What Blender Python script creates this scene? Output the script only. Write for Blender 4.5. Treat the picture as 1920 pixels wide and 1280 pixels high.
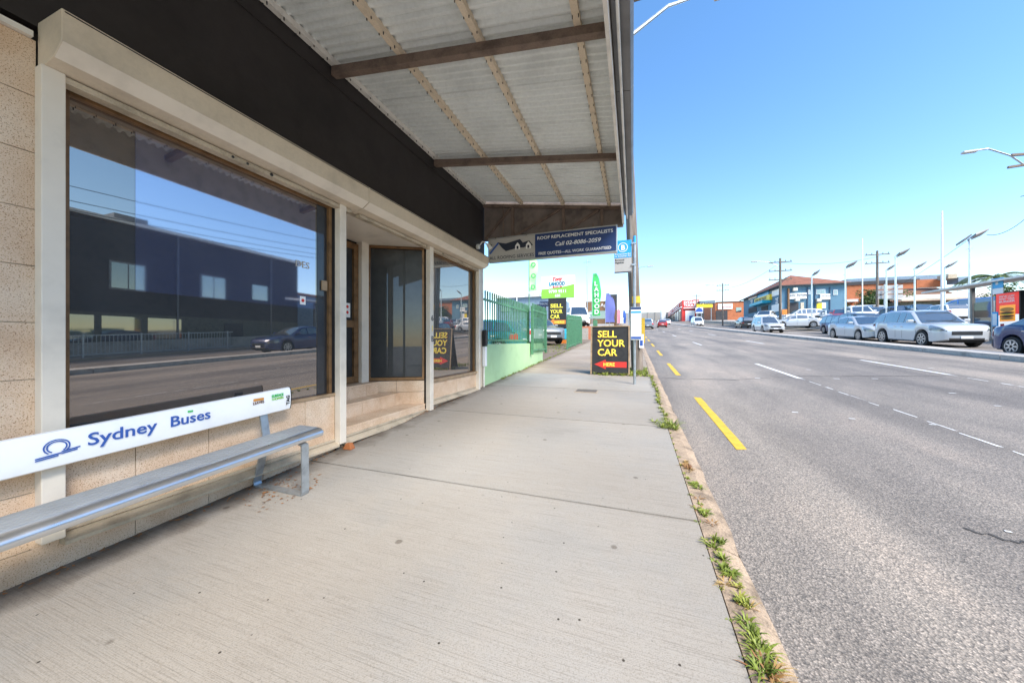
import bpy, math, random
from mathutils import Vector, Matrix
R = math.radians
S = bpy.context.scene
for o in list(bpy.data.objects): bpy.data.objects.remove(o)
C = S.collection
# ------------------------------------------------------------------ camera, sky, sun, exposure
YAW = math.atan(227 / 640.0)
CAMZ = 1.3
cam = bpy.data.cameras.new('camera'); cam.sensor_width = 36; cam.lens = 36 * 640 / 1920.0
cam.clip_start = 0.02; cam.clip_end = 3000
camo = bpy.data.objects.new('camera', cam); C.objects.link(camo)
camo.location = (0, 0, CAMZ); camo.rotation_euler = (R(90), 0, YAW); S.camera = camo
SUN_EL, SUN_AZ = R(45), R(125)      # azimuth measured clockwise from +Y
world = bpy.data.worlds.new('World'); S.world = world; world.use_nodes = True
wn = world.node_tree.nodes; bg = wn['Background']
sky = wn.new('ShaderNodeTexSky'); sky.sky_type = 'NISHITA'; sky.sun_disc = False
sky.sun_elevation = SUN_EL; sky.sun_rotation = SUN_AZ; sky.air_density = 1.0; sky.dust_density = 0.15; sky.ozone_density = .45
hsv = wn.new('ShaderNodeHueSaturation'); hsv.inputs['Saturation'].default_value = 1.24
world.node_tree.links.new(sky.outputs[0], hsv.inputs['Color']); world.node_tree.links.new(hsv.outputs[0], bg.inputs[0]); bg.inputs[1].default_value = 0.108
sl = bpy.data.lights.new('sun', 'SUN'); sl.energy = 2.4; sl.angle = R(28); sl.color = (1, .93, .83)
so = bpy.data.objects.new('sun', sl); C.objects.link(so)
sd = Vector((math.sin(SUN_AZ) * math.cos(SUN_EL), math.cos(SUN_AZ) * math.cos(SUN_EL), math.sin(SUN_EL)))
so.rotation_euler = sd.to_track_quat('Z', 'Y').to_euler(); so.location = (10, -10, 30)
S.view_settings.view_transform = 'Standard'; S.view_settings.look = 'None'
S.view_settings.gamma = 1; S.view_settings.use_curve_mapping = False
S.view_settings.exposure = 1.75

# ------------------------------------------------------------------ helpers
SN, CS = math.sin(YAW), math.cos(YAW)
def ray(u, v):
    a = (u - 960) / 640.0; b = (640 - v) / 640.0
    return Vector((-SN + a * CS, CS + a * SN, b))
def at_y(u, v, y):
    d = ray(u, v); t = y / d.y; return Vector((d.x * t, y, CAMZ + d.z * t))
def at_x(u, v, x):
    d = ray(u, v); t = x / d.x; return Vector((x, d.y * t, CAMZ + d.z * t))
def zg(y):                      # the street climbs away from the camera
    if y < 0: return .052 * max(y, -60)
    if y > 190: y = 190
    return .052 * y + .00006 * y * y
ROAD = -.06

class MB:
    def __init__(s): s.v = []; s.f = []
    def add(s, vs, fs):
        n = len(s.v); s.v += [tuple(p) for p in vs]; s.f += [tuple(i + n for i in f) for f in fs]; return s
    def hexa(s, p):              # 8 points, bottom ring then top ring
        return s.add(p, [(3, 2, 1, 0), (4, 5, 6, 7), (0, 1, 5, 4), (1, 2, 6, 5), (2, 3, 7, 6), (3, 0, 4, 7)])
    def box(s, x0, x1, y0, y1, z0, z1):
        return s.hexa([(x0, y0, z0), (x1, y0, z0), (x1, y1, z0), (x0, y1, z0), (x0, y0, z1), (x1, y0, z1), (x1, y1, z1), (x0, y1, z1)])
    def bar(s, a, b, w, h, up=(0, 0, 1)):
        a = Vector(a); b = Vector(b); d = (b - a).normalized(); up = Vector(up)
        if abs(d.dot(up)) > .98: up = Vector((1, 0, 0))
        r = d.cross(up).normalized() * w / 2; q = r.cross(d).normalized() * h / 2
        return s.hexa([a - r - q, a + r - q, b + r - q, b - r - q, a - r + q, a + r + q, b + r + q, b - r + q])
    def cyl(s, a, b, r0, r1=None, n=10, cap=True):
        r1 = r0 if r1 is None else r1
        a = Vector(a); b = Vector(b); d = (b - a).normalized()
        up = Vector((0, 0, 1)) if abs(d.z) < .9 else Vector((1, 0, 0))
        x = d.cross(up).normalized(); y = d.cross(x)
        vs = []
        for p, r in ((a, r0), (b, r1)):
            vs += [p + (x * math.cos(2 * math.pi * i / n) + y * math.sin(2 * math.pi * i / n)) * r for i in range(n)]
        fs = [(i, (i + 1) % n, n + (i + 1) % n, n + i) for i in range(n)]
        if cap: fs += [tuple(range(n))[::-1], tuple(range(n, 2 * n))]
        return s.add(vs, fs)
    def tube(s, pts, r, n=8):
        for i in range(len(pts) - 1):
            s.cyl(pts[i], pts[i + 1], r if not isinstance(r, (list, tuple)) else r[i], r if not isinstance(r, (list, tuple)) else r[i + 1], n)
        return s
    def prism(s, poly, e):       # poly: list of 3d points, e: extrusion vector
        n = len(poly); e = Vector(e); vs = [Vector(p) for p in poly] + [Vector(p) + e for p in poly]
        return s.add(vs, [tuple(range(n))[::-1], tuple(range(n, 2 * n))] + [(i, (i + 1) % n, n + (i + 1) % n, n + i) for i in range(n)])
    def strip(s, x0, x1, y0, y1, z0, z1=None, n=None, skirt=None):
        # a sheet that follows the slope of the street; z0/z1 heights over it at x0/x1
        z1 = z0 if z1 is None else z1
        n = n or max(1, int((y1 - y0) / 6)); b = len(s.v)
        for i in range(n + 1):
            y = y0 + (y1 - y0) * i / n
            s.v += [(x0, y, zg(y) + z0), (x1, y, zg(y) + z1)]
            if skirt: s.v += [(x0, y, zg(y) + skirt), (x1, y, zg(y) + skirt)]
        k = 4 if skirt else 2
        for i in range(n):
            a = b + i * k; c = a + k
            s.f.append((a, a + 1, c + 1, c))
            if skirt: s.f += [(a + 2, a, c, c + 2), (a + 1, a + 3, c + 3, c + 1)]
        if skirt:
            s.f += [(b, b + 2, b + 3, b + 1)]; e = b + n * k; s.f += [(e, e + 1, e + 3, e + 2)]
        return s
    def build(s, name, mat, parent=None, smooth=False, bevel=0, loc=None):
        me = bpy.data.meshes.new(name); me.from_pydata(s.v, [], s.f); me.update()
        import bmesh
        bm = bmesh.new(); bm.from_mesh(me); bmesh.ops.recalc_face_normals(bm, faces=bm.faces)
        if bevel:
            bmesh.ops.bevel(bm, geom=list(bm.edges), offset=bevel, segments=2, affect='EDGES', profile=.5)
        bm.to_mesh(me); bm.free()
        if smooth:
            for p in me.polygons: p.use_smooth = True
            try: me.set_sharp_from_angle(angle=R(40))
            except Exception: pass
        me.materials.append(mat)
        o = bpy.data.objects.new(name, me); C.objects.link(o)
        if parent: o.parent = parent
        if loc: o.location = loc
        return o
def box(name, mat, parent, *a, bevel=0): return MB().box(*a).build(name, mat, parent, bevel=bevel)
def tag(o, label, cat, group=None):
    o['label'] = label; o['category'] = cat
    if group: o['group'] = group
    return o
def struct(o): o['kind'] = 'structure'; return o
def thing(name, label, cat, loc=(0, 0, 0), rz=0, group=None):
    o = bpy.data.objects.new(name, None); C.objects.link(o); o.empty_display_size = .1
    o.location = loc; o.rotation_euler = (0, 0, rz); return tag(o, label, cat, group)
def dup(root, loc, rz, label, group=None):
    def cp(o, par):
        c = o.copy(); C.objects.link(c); c.parent = par
        for ch in list(o.children): cp(ch, c)
        return c
    r = cp(root, None); r.location = loc; r.rotation_euler = (0, 0, rz); r['label'] = label
    if group: r['group'] = group
    return r
AX = {'+X': Matrix(((0, 0, 1), (1, 0, 0), (0, 1, 0))), '-Y': Matrix(((1, 0, 0), (0, 0, -1), (0, 1, 0))), '-X': Matrix(((0, 0, -1), (-1, 0, 0), (0, 1, 0)))}
def text(s, origin, size, mat, facing, parent, width=None, bold=0, shear=0, rot=0, align='LEFT', name='lettering', depth=.002):
    cu = bpy.data.curves.new('t', 'FONT'); cu.body = s; cu.size = size; cu.extrude = depth; cu.offset = bold * size; cu.shear = shear
    cu.align_x = align; cu.resolution_u = 3
    t = bpy.data.objects.new('t', cu); me = bpy.data.meshes.new_from_object(t)
    bpy.data.objects.remove(t); bpy.data.curves.remove(cu)
    if width:
        xs = [v.co.x for v in me.vertices]; k = width / max(1e-6, max(xs) - min(xs))
        for v in me.vertices: v.co.x *= k
    m3 = (AX[facing] if isinstance(facing, str) else facing) @ Matrix.Rotation(rot, 3, 'Z')
    me.transform(Matrix.Translation(Vector(origin)) @ m3.to_4x4())
    me.materials.clear(); me.materials.append(mat)
    o = bpy.data.objects.new(name, me); C.objects.link(o); o.parent = parent
    return o

# ------------------------------------------------------------------ materials
MATS = {}
def nn(nt, t, **k):
    n = nt.nodes.new(t)
    for a, b in k.items():
        if isinstance(b, (int, float, tuple)) and a in [i.name for i in n.inputs]: n.inputs[a].default_value = b
        else: setattr(n, a, b)
    return n
def base(name, col, rough=.6, metal=0., **k):
    m = bpy.data.materials.new(name); m.use_nodes = True; nt = m.node_tree; b = nt.nodes['Principled BSDF']
    b.inputs['Base Color'].default_value = (*col, 1); b.inputs['Roughness'].default_value = rough; b.inputs['Metallic'].default_value = metal
    if 'ior' in k: b.inputs['IOR'].default_value = k['ior']
    if 'coat' in k: b.inputs['Coat Weight'].default_value = k['coat']; b.inputs['Coat Roughness'].default_value = .04
    MATS[name] = m
    return m, nt, b
def ramp(nt, src, stops):
    r = nt.nodes.new('ShaderNodeValToRGB'); e = r.color_ramp.elements
    while len(e) < len(stops): e.new(.5)
    for q, (p, c) in zip(e, stops):
        q.position = p; q.color = (*c, 1) if len(c) == 3 else c
    nt.links.new(src, r.inputs[0]); return r.outputs[0]
def mix(nt, fac, a, b, mode='MIX'):
    m = nt.nodes.new('ShaderNodeMix'); m.data_type = 'RGBA'; m.blend_type = mode
    for i, val in ((0, fac), (6, a), (7, b)):
        if hasattr(val, 'is_linked') or hasattr(val, 'links'): nt.links.new(val, m.inputs[i])
        else: m.inputs[i].default_value = val if i == 0 else (*val, 1)
    return m.outputs[2]
def pos(nt, scale=(1, 1, 1), obj=False):
    if obj: src = nn(nt, 'ShaderNodeTexCoord').outputs['Object']
    else: src = nn(nt, 'ShaderNodeNewGeometry').outputs['Position']
    mp = nt.nodes.new('ShaderNodeMapping'); mp.inputs['Scale'].default_value = scale; nt.links.new(src, mp.inputs[0]); return mp.outputs[0]
def noise(nt, vec, scale, detail=4, rough=.55):
    n = nn(nt, 'ShaderNodeTexNoise'); n.inputs['Scale'].default_value = scale; n.inputs['Detail'].default_value = detail; n.inputs['Roughness'].default_value = rough
    nt.links.new(vec, n.inputs['Vector']); return n.outputs['Fac']
def bump(nt, b, h, strength=.3, dist=.01):
    n = nt.nodes.new('ShaderNodeBump'); n.inputs['Strength'].default_value = strength; n.inputs['Distance'].default_value = dist
    nt.links.new(h, n.inputs['Height']); nt.links.new(n.outputs[0], b.inputs['Normal'])
def worn(name, col, rough=.6, metal=0., var=.18, scale=4., tint=None, fine=0, **k):
    """a colour with uneven dirt and fading, in world space"""
    m, nt, b = base(name, col, rough, metal, **k)
    p = pos(nt)
    dark = tuple(c * (1 - var * 1.6) for c in col) if tint is None else tint
    lite = tuple(min(1, c * (1 + var * .6)) for c in col)
    c = ramp(nt, noise(nt, p, scale, 6, .62), [(.3, dark), (.5, col), (.72, lite)])
    if fine:
        f = ramp(nt, noise(nt, p, scale * 14, 3, .7), [(.35, (1 - fine,) * 3), (.6, (1, 1, 1))])
        c = mix(nt, 1.0, c, f, 'MULTIPLY')
    nt.links.new(c, b.inputs['Base Color'])
    rr = nn(nt, 'ShaderNodeMapRange'); rr.inputs[3].default_value = max(.02, rough - .1); rr.inputs[4].default_value = min(1, rough + .12)
    nt.links.new(noise(nt, p, scale * 2.3), rr.inputs[0]); nt.links.new(rr.outputs[0], b.inputs['Roughness'])
    if k.get('bmp'): bump(nt, b, noise(nt, p, scale * 12, 5), k['bmp'], .01)
    return m

def m_footpath(name, c0, c1, c2):
    m, nt, b = base(name, c1, .88)
    p = pos(nt)
    big = noise(nt, p, 1.1, 6, .6)
    col = ramp(nt, big, [(.3, c0), (.5, c1), (.7, c2)])
    br = noise(nt, pos(nt, (2.6, 210, 1)), 1.0, 4, .65)          # broom finish across the path
    col = mix(nt, .5, col, ramp(nt, br, [(.33, (.5, .48, .45)), (.5, (1, 1, 1)), (.75, (1.0, 1.0, 1.0))]), 'MULTIPLY')
    gr = noise(nt, p, 160, 3, .7)
    col = mix(nt, .55, col, ramp(nt, gr, [(.36, (.55, .52, .48)), (.5, (1, 1, 1))]), 'MULTIPLY')
    vo = nn(nt, 'ShaderNodeTexVoronoi'); vo.inputs['Scale'].default_value = 9; nt.links.new(p, vo.inputs['Vector'])
    sp = ramp(nt, vo.outputs['Distance'], [(.04, (.14, .12, .10)), (.06, (1, 1, 1))])
    v2 = nn(nt, 'ShaderNodeTexVoronoi'); v2.inputs['Scale'].default_value = 2.7; nt.links.new(p, v2.inputs['Vector'])
    col = mix(nt, 1.0, col, ramp(nt, v2.outputs['Distance'], [(.045, (.55, .52, .49)), (.07, (1, 1, 1))]), 'MULTIPLY')
    oi = nn(nt, 'ShaderNodeObjectInfo'); col = mix(nt, 1.0, col, ramp(nt, oi.outputs['Random'], [(0, (.90, .89, .88)), (1, (1.06, 1.06, 1.05))]), 'MULTIPLY')
    col = mix(nt, 1.0, col, sp, 'MULTIPLY')
    st = ramp(nt, noise(nt, p, .55, 7, .7), [(.40, (1, 1, 1)), (.52, (.88, .84, .79)), (.66, (.68, .62, .55))])
    col = mix(nt, .8, col, st, 'MULTIPLY')
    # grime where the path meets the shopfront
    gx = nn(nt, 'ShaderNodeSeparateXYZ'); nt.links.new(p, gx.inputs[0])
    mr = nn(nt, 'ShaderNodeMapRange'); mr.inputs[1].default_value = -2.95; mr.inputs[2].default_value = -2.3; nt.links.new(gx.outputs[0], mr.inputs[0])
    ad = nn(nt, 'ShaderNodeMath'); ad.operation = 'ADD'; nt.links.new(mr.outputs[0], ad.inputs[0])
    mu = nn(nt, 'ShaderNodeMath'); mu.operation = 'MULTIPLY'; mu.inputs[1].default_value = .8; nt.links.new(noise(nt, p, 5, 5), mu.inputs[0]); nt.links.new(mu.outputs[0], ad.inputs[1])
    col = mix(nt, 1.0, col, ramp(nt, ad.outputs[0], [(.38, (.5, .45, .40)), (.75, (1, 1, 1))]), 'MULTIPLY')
    nt.links.new(col, b.inputs['Base Color'])
    bump(nt, b, br, .35, .006)
    return m
m_footpath('footpath', (.285, .267, .24), (.355, .335, .305), (.42, .402, .373))
m_footpath('footpath_old', (.30, .245, .19), (.38, .32, .26), (.45, .39, .33))
def m_asphalt():
    m, nt, b = base('asphalt', (.15, .145, .14), .85)
    p = pos(nt)
    v = nn(nt, 'ShaderNodeTexVoronoi'); v.inputs['Scale'].default_value = 120; nt.links.new(p, v.inputs['Vector'])
    hs = nn(nt, 'ShaderNodeSeparateColor'); nt.links.new(v.outputs['Color'], hs.inputs[0])
    st = ramp(nt, hs.outputs[0], [(0, (.15, .142, .135)), (.3, (.235, .222, .206)), (.6, (.295, .272, .246)), (.85, (.35, .32, .29)), (1, (.46, .42, .38))])
    big = ramp(nt, noise(nt, pos(nt, (1, .35, 1)), .8, 6, .6), [(.28, (.64, .62, .60)), (.5, (1.0, .96, .91)), (.72, (1.34, 1.23, 1.12))])
    col = mix(nt, 1., st, big, 'MULTIPLY')
    gap = ramp(nt, v.outputs['Distance'], [(.35, (1, 1, 1)), (.75, (.45, .45, .46))])
    col = mix(nt, .8, col, gap, 'MULTIPLY')
    # wheel tracks worn along the lanes
    w = ramp(nt, noise(nt, pos(nt, (1.15, .03, 1)), 1.0, 3, .5), [(.33, (.72, .71, .72)), (.62, (1.12, 1.09, 1.05))])
    col = mix(nt, .9, col, w, 'MULTIPLY')
    nt.links.new(col, b.inputs['Base Color'])
    bump(nt, b, v.outputs['Distance'], .4, .006)
    return m
m_asphalt()
def m_terrazzo():
    m, nt, b = base('terrazzo', (.55, .4, .28), .55)
    p = pos(nt)
    col = ramp(nt, noise(nt, p, 3.2, 6, .6), [(.3, (.58, .40, .26)), (.5, (.68, .51, .36)), (.7, (.75, .61, .47))])
    n1 = noise(nt, p, 165, 2, .5)
    col = mix(nt, 1., col, ramp(nt, n1, [(.30, (.34, .23, .16)), (.36, (.88, .78, .69)), (.46, (1, 1, 1))]), 'MULTIPLY')
    n2 = noise(nt, p, 210, 2, .5)
    col = mix(nt, 1., col, ramp(nt, n2, [(.33, (.45, .33, .25)), (.40, (1, 1, 1))]), 'MULTIPLY')
    gz = nn(nt, 'ShaderNodeSeparateXYZ'); nt.links.new(p, gz.inputs[0])
    nt.links.new(col, b.inputs['Base Color'])
    bump(nt, b, n1, .08, .003)
m_terrazzo()
def m_glass(name, tint=(.92, .95, 1), fac=.42, under=(.008, .01, .013), rough=.012, top=.95):
    m = bpy.data.materials.new(name); m.use_nodes = True; nt = m.node_tree
    out = nt.nodes['Material Output']; b = nt.nodes['Principled BSDF']; b.inputs['Base Color'].default_value = (*under, 1); b.inputs['Roughness'].default_value = .4
    g = nn(nt, 'ShaderNodeBsdfGlossy'); g.inputs['Color'].default_value = (*tint, 1); g.inputs['Roughness'].default_value = rough
    lw = nn(nt, 'ShaderNodeLayerWeight'); lw.inputs['Blend'].default_value = .35
    mr = nn(nt, 'ShaderNodeMapRange'); mr.inputs[3].default_value = fac; mr.inputs[4].default_value = top
    nt.links.new(lw.outputs['Fresnel'], mr.inputs[0])
    du = ramp(nt, noise(nt, pos(nt), 2.6, 7, .7), [(.35, under), (.8, tuple(c + .03 for c in under))]); nt.links.new(du, b.inputs['Base Color'])
    mx = nn(nt, 'ShaderNodeMixShader'); nt.links.new(mr.outputs[0], mx.inputs[0]); nt.links.new(b.outputs[0], mx.inputs[1]); nt.links.new(g.outputs[0], mx.inputs[2])
    nt.links.new(mx.outputs[0], out.inputs[0]); MATS[name] = m; return m
m_glass('glass', (1, .88, .78), .28); m_glass('glass_dark', (.9, .92, 1), fac=.02, top=.3); m_glass('film', (.86, .84, .92), .40, (.022, .032, .09), .03)
m_glass('car_glass', (.85, .95, .95), .22, (.012, .016, .016), .03)
def m_wood():
    m, nt, b = base('pole_wood', (.2, .17, .14), .9); p = pos(nt, (16, 16, .6))
    n = noise(nt, p, 1.5, 6, .65)
    nt.links.new(ramp(nt, n, [(.3, (.045, .037, .03)), (.5, (.16, .13, .105)), (.7, (.30, .255, .215))]), b.inputs['Base Color']); bump(nt, b, n, .8, .02)
m_wood()
def m_leaf(name, a, c, bb):
    m, nt, b = base(name, c, .6); oi = noise(nt, pos(nt), 7, 3)
    nt.links.new(ramp(nt, oi, [(.3, a), (.5, c), (.72, bb)]), b.inputs['Base Color'])
    try: b.inputs['Subsurface Weight'].default_value = 0
    except Exception: pass
m_leaf('grass', (.10, .14, .015), (.20, .25, .03), (.34, .32, .06)); m_leaf('grass_dry', (.22, .09, .03), (.35, .2, .07), (.45, .33, .12))
m_leaf('leaf', (.03, .06, .012), (.07, .12, .025), (.15, .18, .04)); m_leaf('palm', (.03, .06, .012), (.07, .11, .02), (.13, .16, .035))
worn('kerb', (.40, .30, .21), .9, var=.35, scale=6, fine=.4, bmp=.5)
worn('kerb_pale', (.52, .48, .43), .9, var=.25, scale=3, fine=.3)
worn('concrete', (.42, .38, .33), .9, var=.25, scale=1.2, fine=.25)
worn('cream', (.62, .53, .41), .5, var=.12, scale=3, fine=.06); worn('cream_light', (.72, .65, .55), .45, var=.10, scale=3)
worn('cream_dirty', (.50, .42, .31), .6, var=.25, scale=5, fine=.15)
worn('fascia_dark', (.026, .021, .020), .75, var=.25, scale=1.3, fine=.12, bmp=.15)
worn('bronze', (.21, .115, .05), .42, .35, var=.3, scale=9); worn('bronze_pale', (.36, .25, .15), .5, var=.25, scale=7)
worn('sheet', (.80, .83, .81), .45, .0, var=.08, scale=2.0, fine=.08)
worn('purlin', (.72, .60, .45), .7, var=.10, scale=6, fine=.12); worn('beam', (.21, .15, .115), .75, var=.3, scale=6, fine=.2)
worn('gable_tin', (.21, .17, .145), .7, var=.35, scale=3); worn('white_trim', (.72, .69, .63), .55, var=.16, scale=5)
worn('gutter', (.17, .17, .175), .42, .3, var=.15, scale=3); worn('black_trim', (.015, .015, .016), .4)
worn('alu', (.62, .63, .64), .30, .9, var=.08, scale=4); worn('alu_white', (.86, .87, .88), .35, .0, var=.05, scale=4)
worn('alu_grey', (.50, .52, .53), .42, .6, var=.12, scale=6); worn('galv', (.40, .44, .47), .42, .75, var=.2, scale=14)
base('ink_blue', (.03, .10, .38), .5); base('white', (.82, .82, .81), .5); base('black', (.012, .012, .013), .45); base('sign_navy', (.018, .045, .15), .4)
base('sign_grey', (.44, .43, .41), .4); base('sign_ink', (.02, .028, .05), .5); base('stop_blue', (.03, .35, .70), .4); base('yellow', (.86, .62, .03), .5)
base('letter_yellow', (.90, .78, .08), .5); base('red', (.62, .03, .02), .5); base('orange', (.78, .24, .04), .5); base('lime', (.25, .60, .06), .5)
worn('board_black', (.022, .022, .023), .55, var=.3, scale=6); worn('paint_yellow', (.66, .43, .035), .7, var=.15, scale=9, fine=.25)
worn('paint_white', (.74, .73, .70), .7, var=.15, scale=6, fine=.3); worn('green_wall', (.38, .56, .31), .75, var=.08, scale=2, fine=.05)
worn('green_fence', (.075, .22, .115), .5, var=.25, scale=8); worn('brick_orange', (.42, .14, .06), .85, var=.2, scale=1.5)
worn('roof_tile', (.25, .095, .055), .8, var=.25, scale=2, fine=.2); worn('roof_brown', (.20, .10, .06), .85, var=.25, scale=2)
worn('wall_blue', (.10, .21, .30), .75, var=.12, scale=.8); worn('wall_navy', (.05, .09, .15), .7); worn('wall_red', (.62, .035, .03), .6, var=.12, scale=.4)
worn('wall_charcoal', (.045, .045, .05), .8, var=.2, scale=1); worn('brick_dark', (.055, .045, .04), .85, var=.25, scale=3); worn('wall_grey', (.33, .32, .30), .85)
worn('wall_bluegrey', (.18, .25, .33), .7); worn('wall_brown', (.22, .12, .06), .8); worn('brick_green', (.12, .115, .085), .85, var=.3, scale=5)
worn('tyre', (.018, .018, .019), .85); base('rim', (.55, .56, .58), .3, .8); base('lamp_red', (.5, .015, .02), .2); base('lamp_clear', (.16, .17, .19), .06, .2, coat=1.)
base('lamp_orange', (.85, .30, .03), .2); base('plastic_dark', (.02, .02, .022), .6); base('chrome', (.6, .6, .62), .15, 1.)
for n_, c_ in dict(silver=(.52, .54, .56), white=(.80, .80, .79), navy=(.018, .035, .12), dark=(.03, .035, .04), red=(.42, .03, .025), grey=(.20, .22, .24), teal=(.03, .22, .25), blue=(.03, .12, .35)).items():
    base('car_' + n_, c_, .32, .25 if n_ != 'white' else 0, coat=.8)
base('flag_green', (.06, .50, .12), .7); base('flag_pale', (.55, .80, .45), .7); base('flag_purple', (.14, .16, .42), .7); base('flag_pink', (.65, .25, .3), .7)
base('rust', (.35, .12, .04), .85); base('burger_bun', (.62, .27, .05), .6); base('burger_meat', (.14, .06, .02), .7); base('turq', (.02, .40, .55), .5); base('ac', (.6, .58, .52), .6)
base('lampglass', (.7, .7, .68), .3); base('leaf_litter', (.28, .13, .05), .9); base('grate', (.11, .095, .08), .8); worn('tar', (.05, .047, .045), .9)
for n_, c_ in dict(poster_red=(.62, .03, .02), poster_white=(.8, .8, .8), poster_orange=(.8, .3, .03)).items():    # advert colours, with a weak glow added to brighten the shaded panel
    m_, nt_, b_ = base(n_, c_, .4); b_.inputs['Emission Color'].default_value = (*c_, 1); b_.inputs['Emission Strength'].default_value = .22
M = MATS
# ------------------------------------------------------------------ ground, road, footpath
rnd = random.Random(4)
g = MB(); g.strip(-400, 400, -300, 600, -.32, n=150); struct(g.build('ground', M['concrete']))
g = MB(); g.strip(.58, 10.75, -40, 260, ROAD, n=60); g.strip(11.45, 18.2, -40, 260, ROAD, n=60)
road = struct(g.build('road', M['asphalt']))
# kerb stones, near side
kerb = thing('kerb', 'worn sandstone kerb along the footpath', 'kerb'); kerb.pop('label'); kerb.pop('category'); struct(kerb)
y = -3.2
k = 0
while y < 60:
    L = 1.9 + rnd.uniform(-.3, .3) if y < 12 else 6
    m_ = MB(); yy = y + .006; n = 8 if y < 12 else 2; ye = y + L - .006
    vs = []
    for i in range(n + 1):
        t = yy + (ye - yy) * i / n; j = rnd.uniform(-.012, .012)
        vs += [(.405, t, zg(t) - .3), (.405, t, zg(t) - .004), (.50 + j, t, zg(t) - .008), (.575 + j, t, zg(t) - .035), (.592 + j, t, zg(t) - .3)]
    fs = [(i * 5 + q, i * 5 + q + 1, i * 5 + q + 6, i * 5 + q + 5) for i in range(n) for q in range(4)] + [(0, 1, 2, 3, 4), tuple(n * 5 + q for q in (4, 3, 2, 1, 0))]
    m_.add(vs, fs).build('kerb_stone', M['kerb'], kerb); y += L
# footpath slabs
path = thing('footpath', '', ''); path.pop('label'); path.pop('category'); struct(path)
js = [-3.9, -1.75, .32, 2.5, 4.63, 6.85, 8.75]
for a, b in zip(js, js[1:]):
    MB().strip(-3.0, .398, a + .011, b - .011, 0, n=6, skirt=-.3).build('slab', M['footpath'], path, bevel=0)
js = [8.75 + 1.25 * i for i in range(12)]
for a, b in zip(js, js[1:]):
    MB().strip(-3.0, -.75, a + .008, b - .008, rnd.uniform(-.006, .004), n=2, skirt=-.3).build('slab', M['footpath_old'], path)
    if a > 12.4: MB().strip(-.74, .398, a + .008, b - .008, rnd.uniform(-.006, .004), n=2, skirt=-.3).build('slab', M['footpath_old'], path)
MB().strip(-3.0, .398, js[-1], 200, 0, n=30, skirt=-.3).build('slab', M['footpath_old'], path)
g = MB(); g.strip(-3.0, .4, -4, 23, -.05, n=20); struct(g.build('joint_filler', M['tar']))
g = MB(); g.strip(-.75, .4, 8.75, 12.6, -.012, n=4, skirt=-.3); struct(g.build('verge', M['footpath_old']))
# median kerb in segments
med = thing('median', '', ''); med.pop('label'); med.pop('category'); struct(med)
y = -30
while y < 120:
    MB().strip(10.7, 11.5, y + .01, y + 2.99, .10, n=1, skirt=-.3).build('median_stone', M['kerb_pale'], med, bevel=0); y += 3
g = MB().strip(18.2, 22.5, -40, 34, .08, n=20, skirt=-.3); struct(g.build('far_footpath', M['footpath_old']))
g = MB().strip(18.2, 19.9, 34, 200, .08, n=30, skirt=-.3); struct(g.build('far_verge', M['footpath_old']))
g = MB().strip(19.9, 120, 34, 140, .75, n=20, skirt=-.5); struct(g.build('yard_right', M['concrete']))
g = MB().strip(-60, -3.02, 11.75, 27, .0, n=6, skirt=-.3); struct(g.build('driveway', M['footpath_old']))
g = MB().strip(-60, -3.3, 27, 140, .9, n=20, skirt=-.5); struct(g.build('yard_left', M['concrete']))
# painted lines
lines = thing('road_markings', '', ''); lines.pop('label'); lines.pop('category'); struct(lines)
def dash(x, y0, y1, w, mat, name='dash', edge=True):
    n = max(2, int((y1 - y0) / .35)); m_ = MB(); vs = []
    for i in range(n + 1):
        t = y0 + (y1 - y0) * i / n; j = rnd.uniform(-.006, .006) if edge else 0; e = rnd.uniform(-.03, .03) if i in (0, n) else 0
        vs += [(x - w / 2 + j, t + e, zg(t) + ROAD + .004), (x + w / 2 + rnd.uniform(-.006, .006), t - e, zg(t) + ROAD + .004)]
    m_.add(vs, [(2 * i, 2 * i + 1, 2 * i + 3, 2 * i + 2) for i in range(n)]).build(name, mat, lines)
for i in range(9): dash(1.08, 4.2 + 5.35 * i, 6.85 + 5.35 * i, .115, M['paint_yellow'])
for i in range(7): dash(3.62, 9.6 + 12 * i, 12.6 + 12 * i, .10, M['paint_white']); dash(7.0, 11.0 + 12 * i, 14.3 + 12 * i, .11, M['paint_white'])
for i in range(8): dash(14.8, 3 + 12 * i, 6 + 12 * i, .11, M['paint_white'])
y = 3.3
while y < 9.5:
    L = rnd.uniform(.1, .55); dash(3.62 + rnd.uniform(-.03, .03), y, y + L, rnd.uniform(.008, .028), M['paint_white'], 'worn_paint'); y += L + rnd.uniform(.03, .25)
y = 6.5
while y < 10.9:
    L = rnd.uniform(.15, .7); dash(7.0 + rnd.uniform(-.02, .02), y, y + L, rnd.uniform(.012, .05), M['paint_white'], 'worn_paint'); y += L + rnd.uniform(.05, .35)
for (u, v) in [(1597, 785), (1490, 773), (1748, 796), (1890, 997), (1568, 710), (1640, 710), (1745, 690), (1870, 761), (1515, 693), (1420, 709), (1785, 737)]:
    d = ray(u, v); t = 6.
    for _ in range(20): t = (1.36 + zg(d.y * t)) / -d.z if False else (1.36) / (-d.z + zg(d.y * t) / t)
    x, y = d.x * t, d.y * t
    k_ = min(1, t / 8); MB().add([(x - .06 * k_, y - .04 * k_, zg(y) + ROAD + .005), (x + .05 * k_, y - .05 * k_, zg(y) + ROAD + .005), (x + .07 * k_, y + .03 * k_, zg(y) + ROAD + .005), (x - .04 * k_, y + .05 * k_, zg(y) + ROAD + .005)], [(0, 1, 2, 3)]).build('paint_chip', M['paint_white'], lines)
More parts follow.
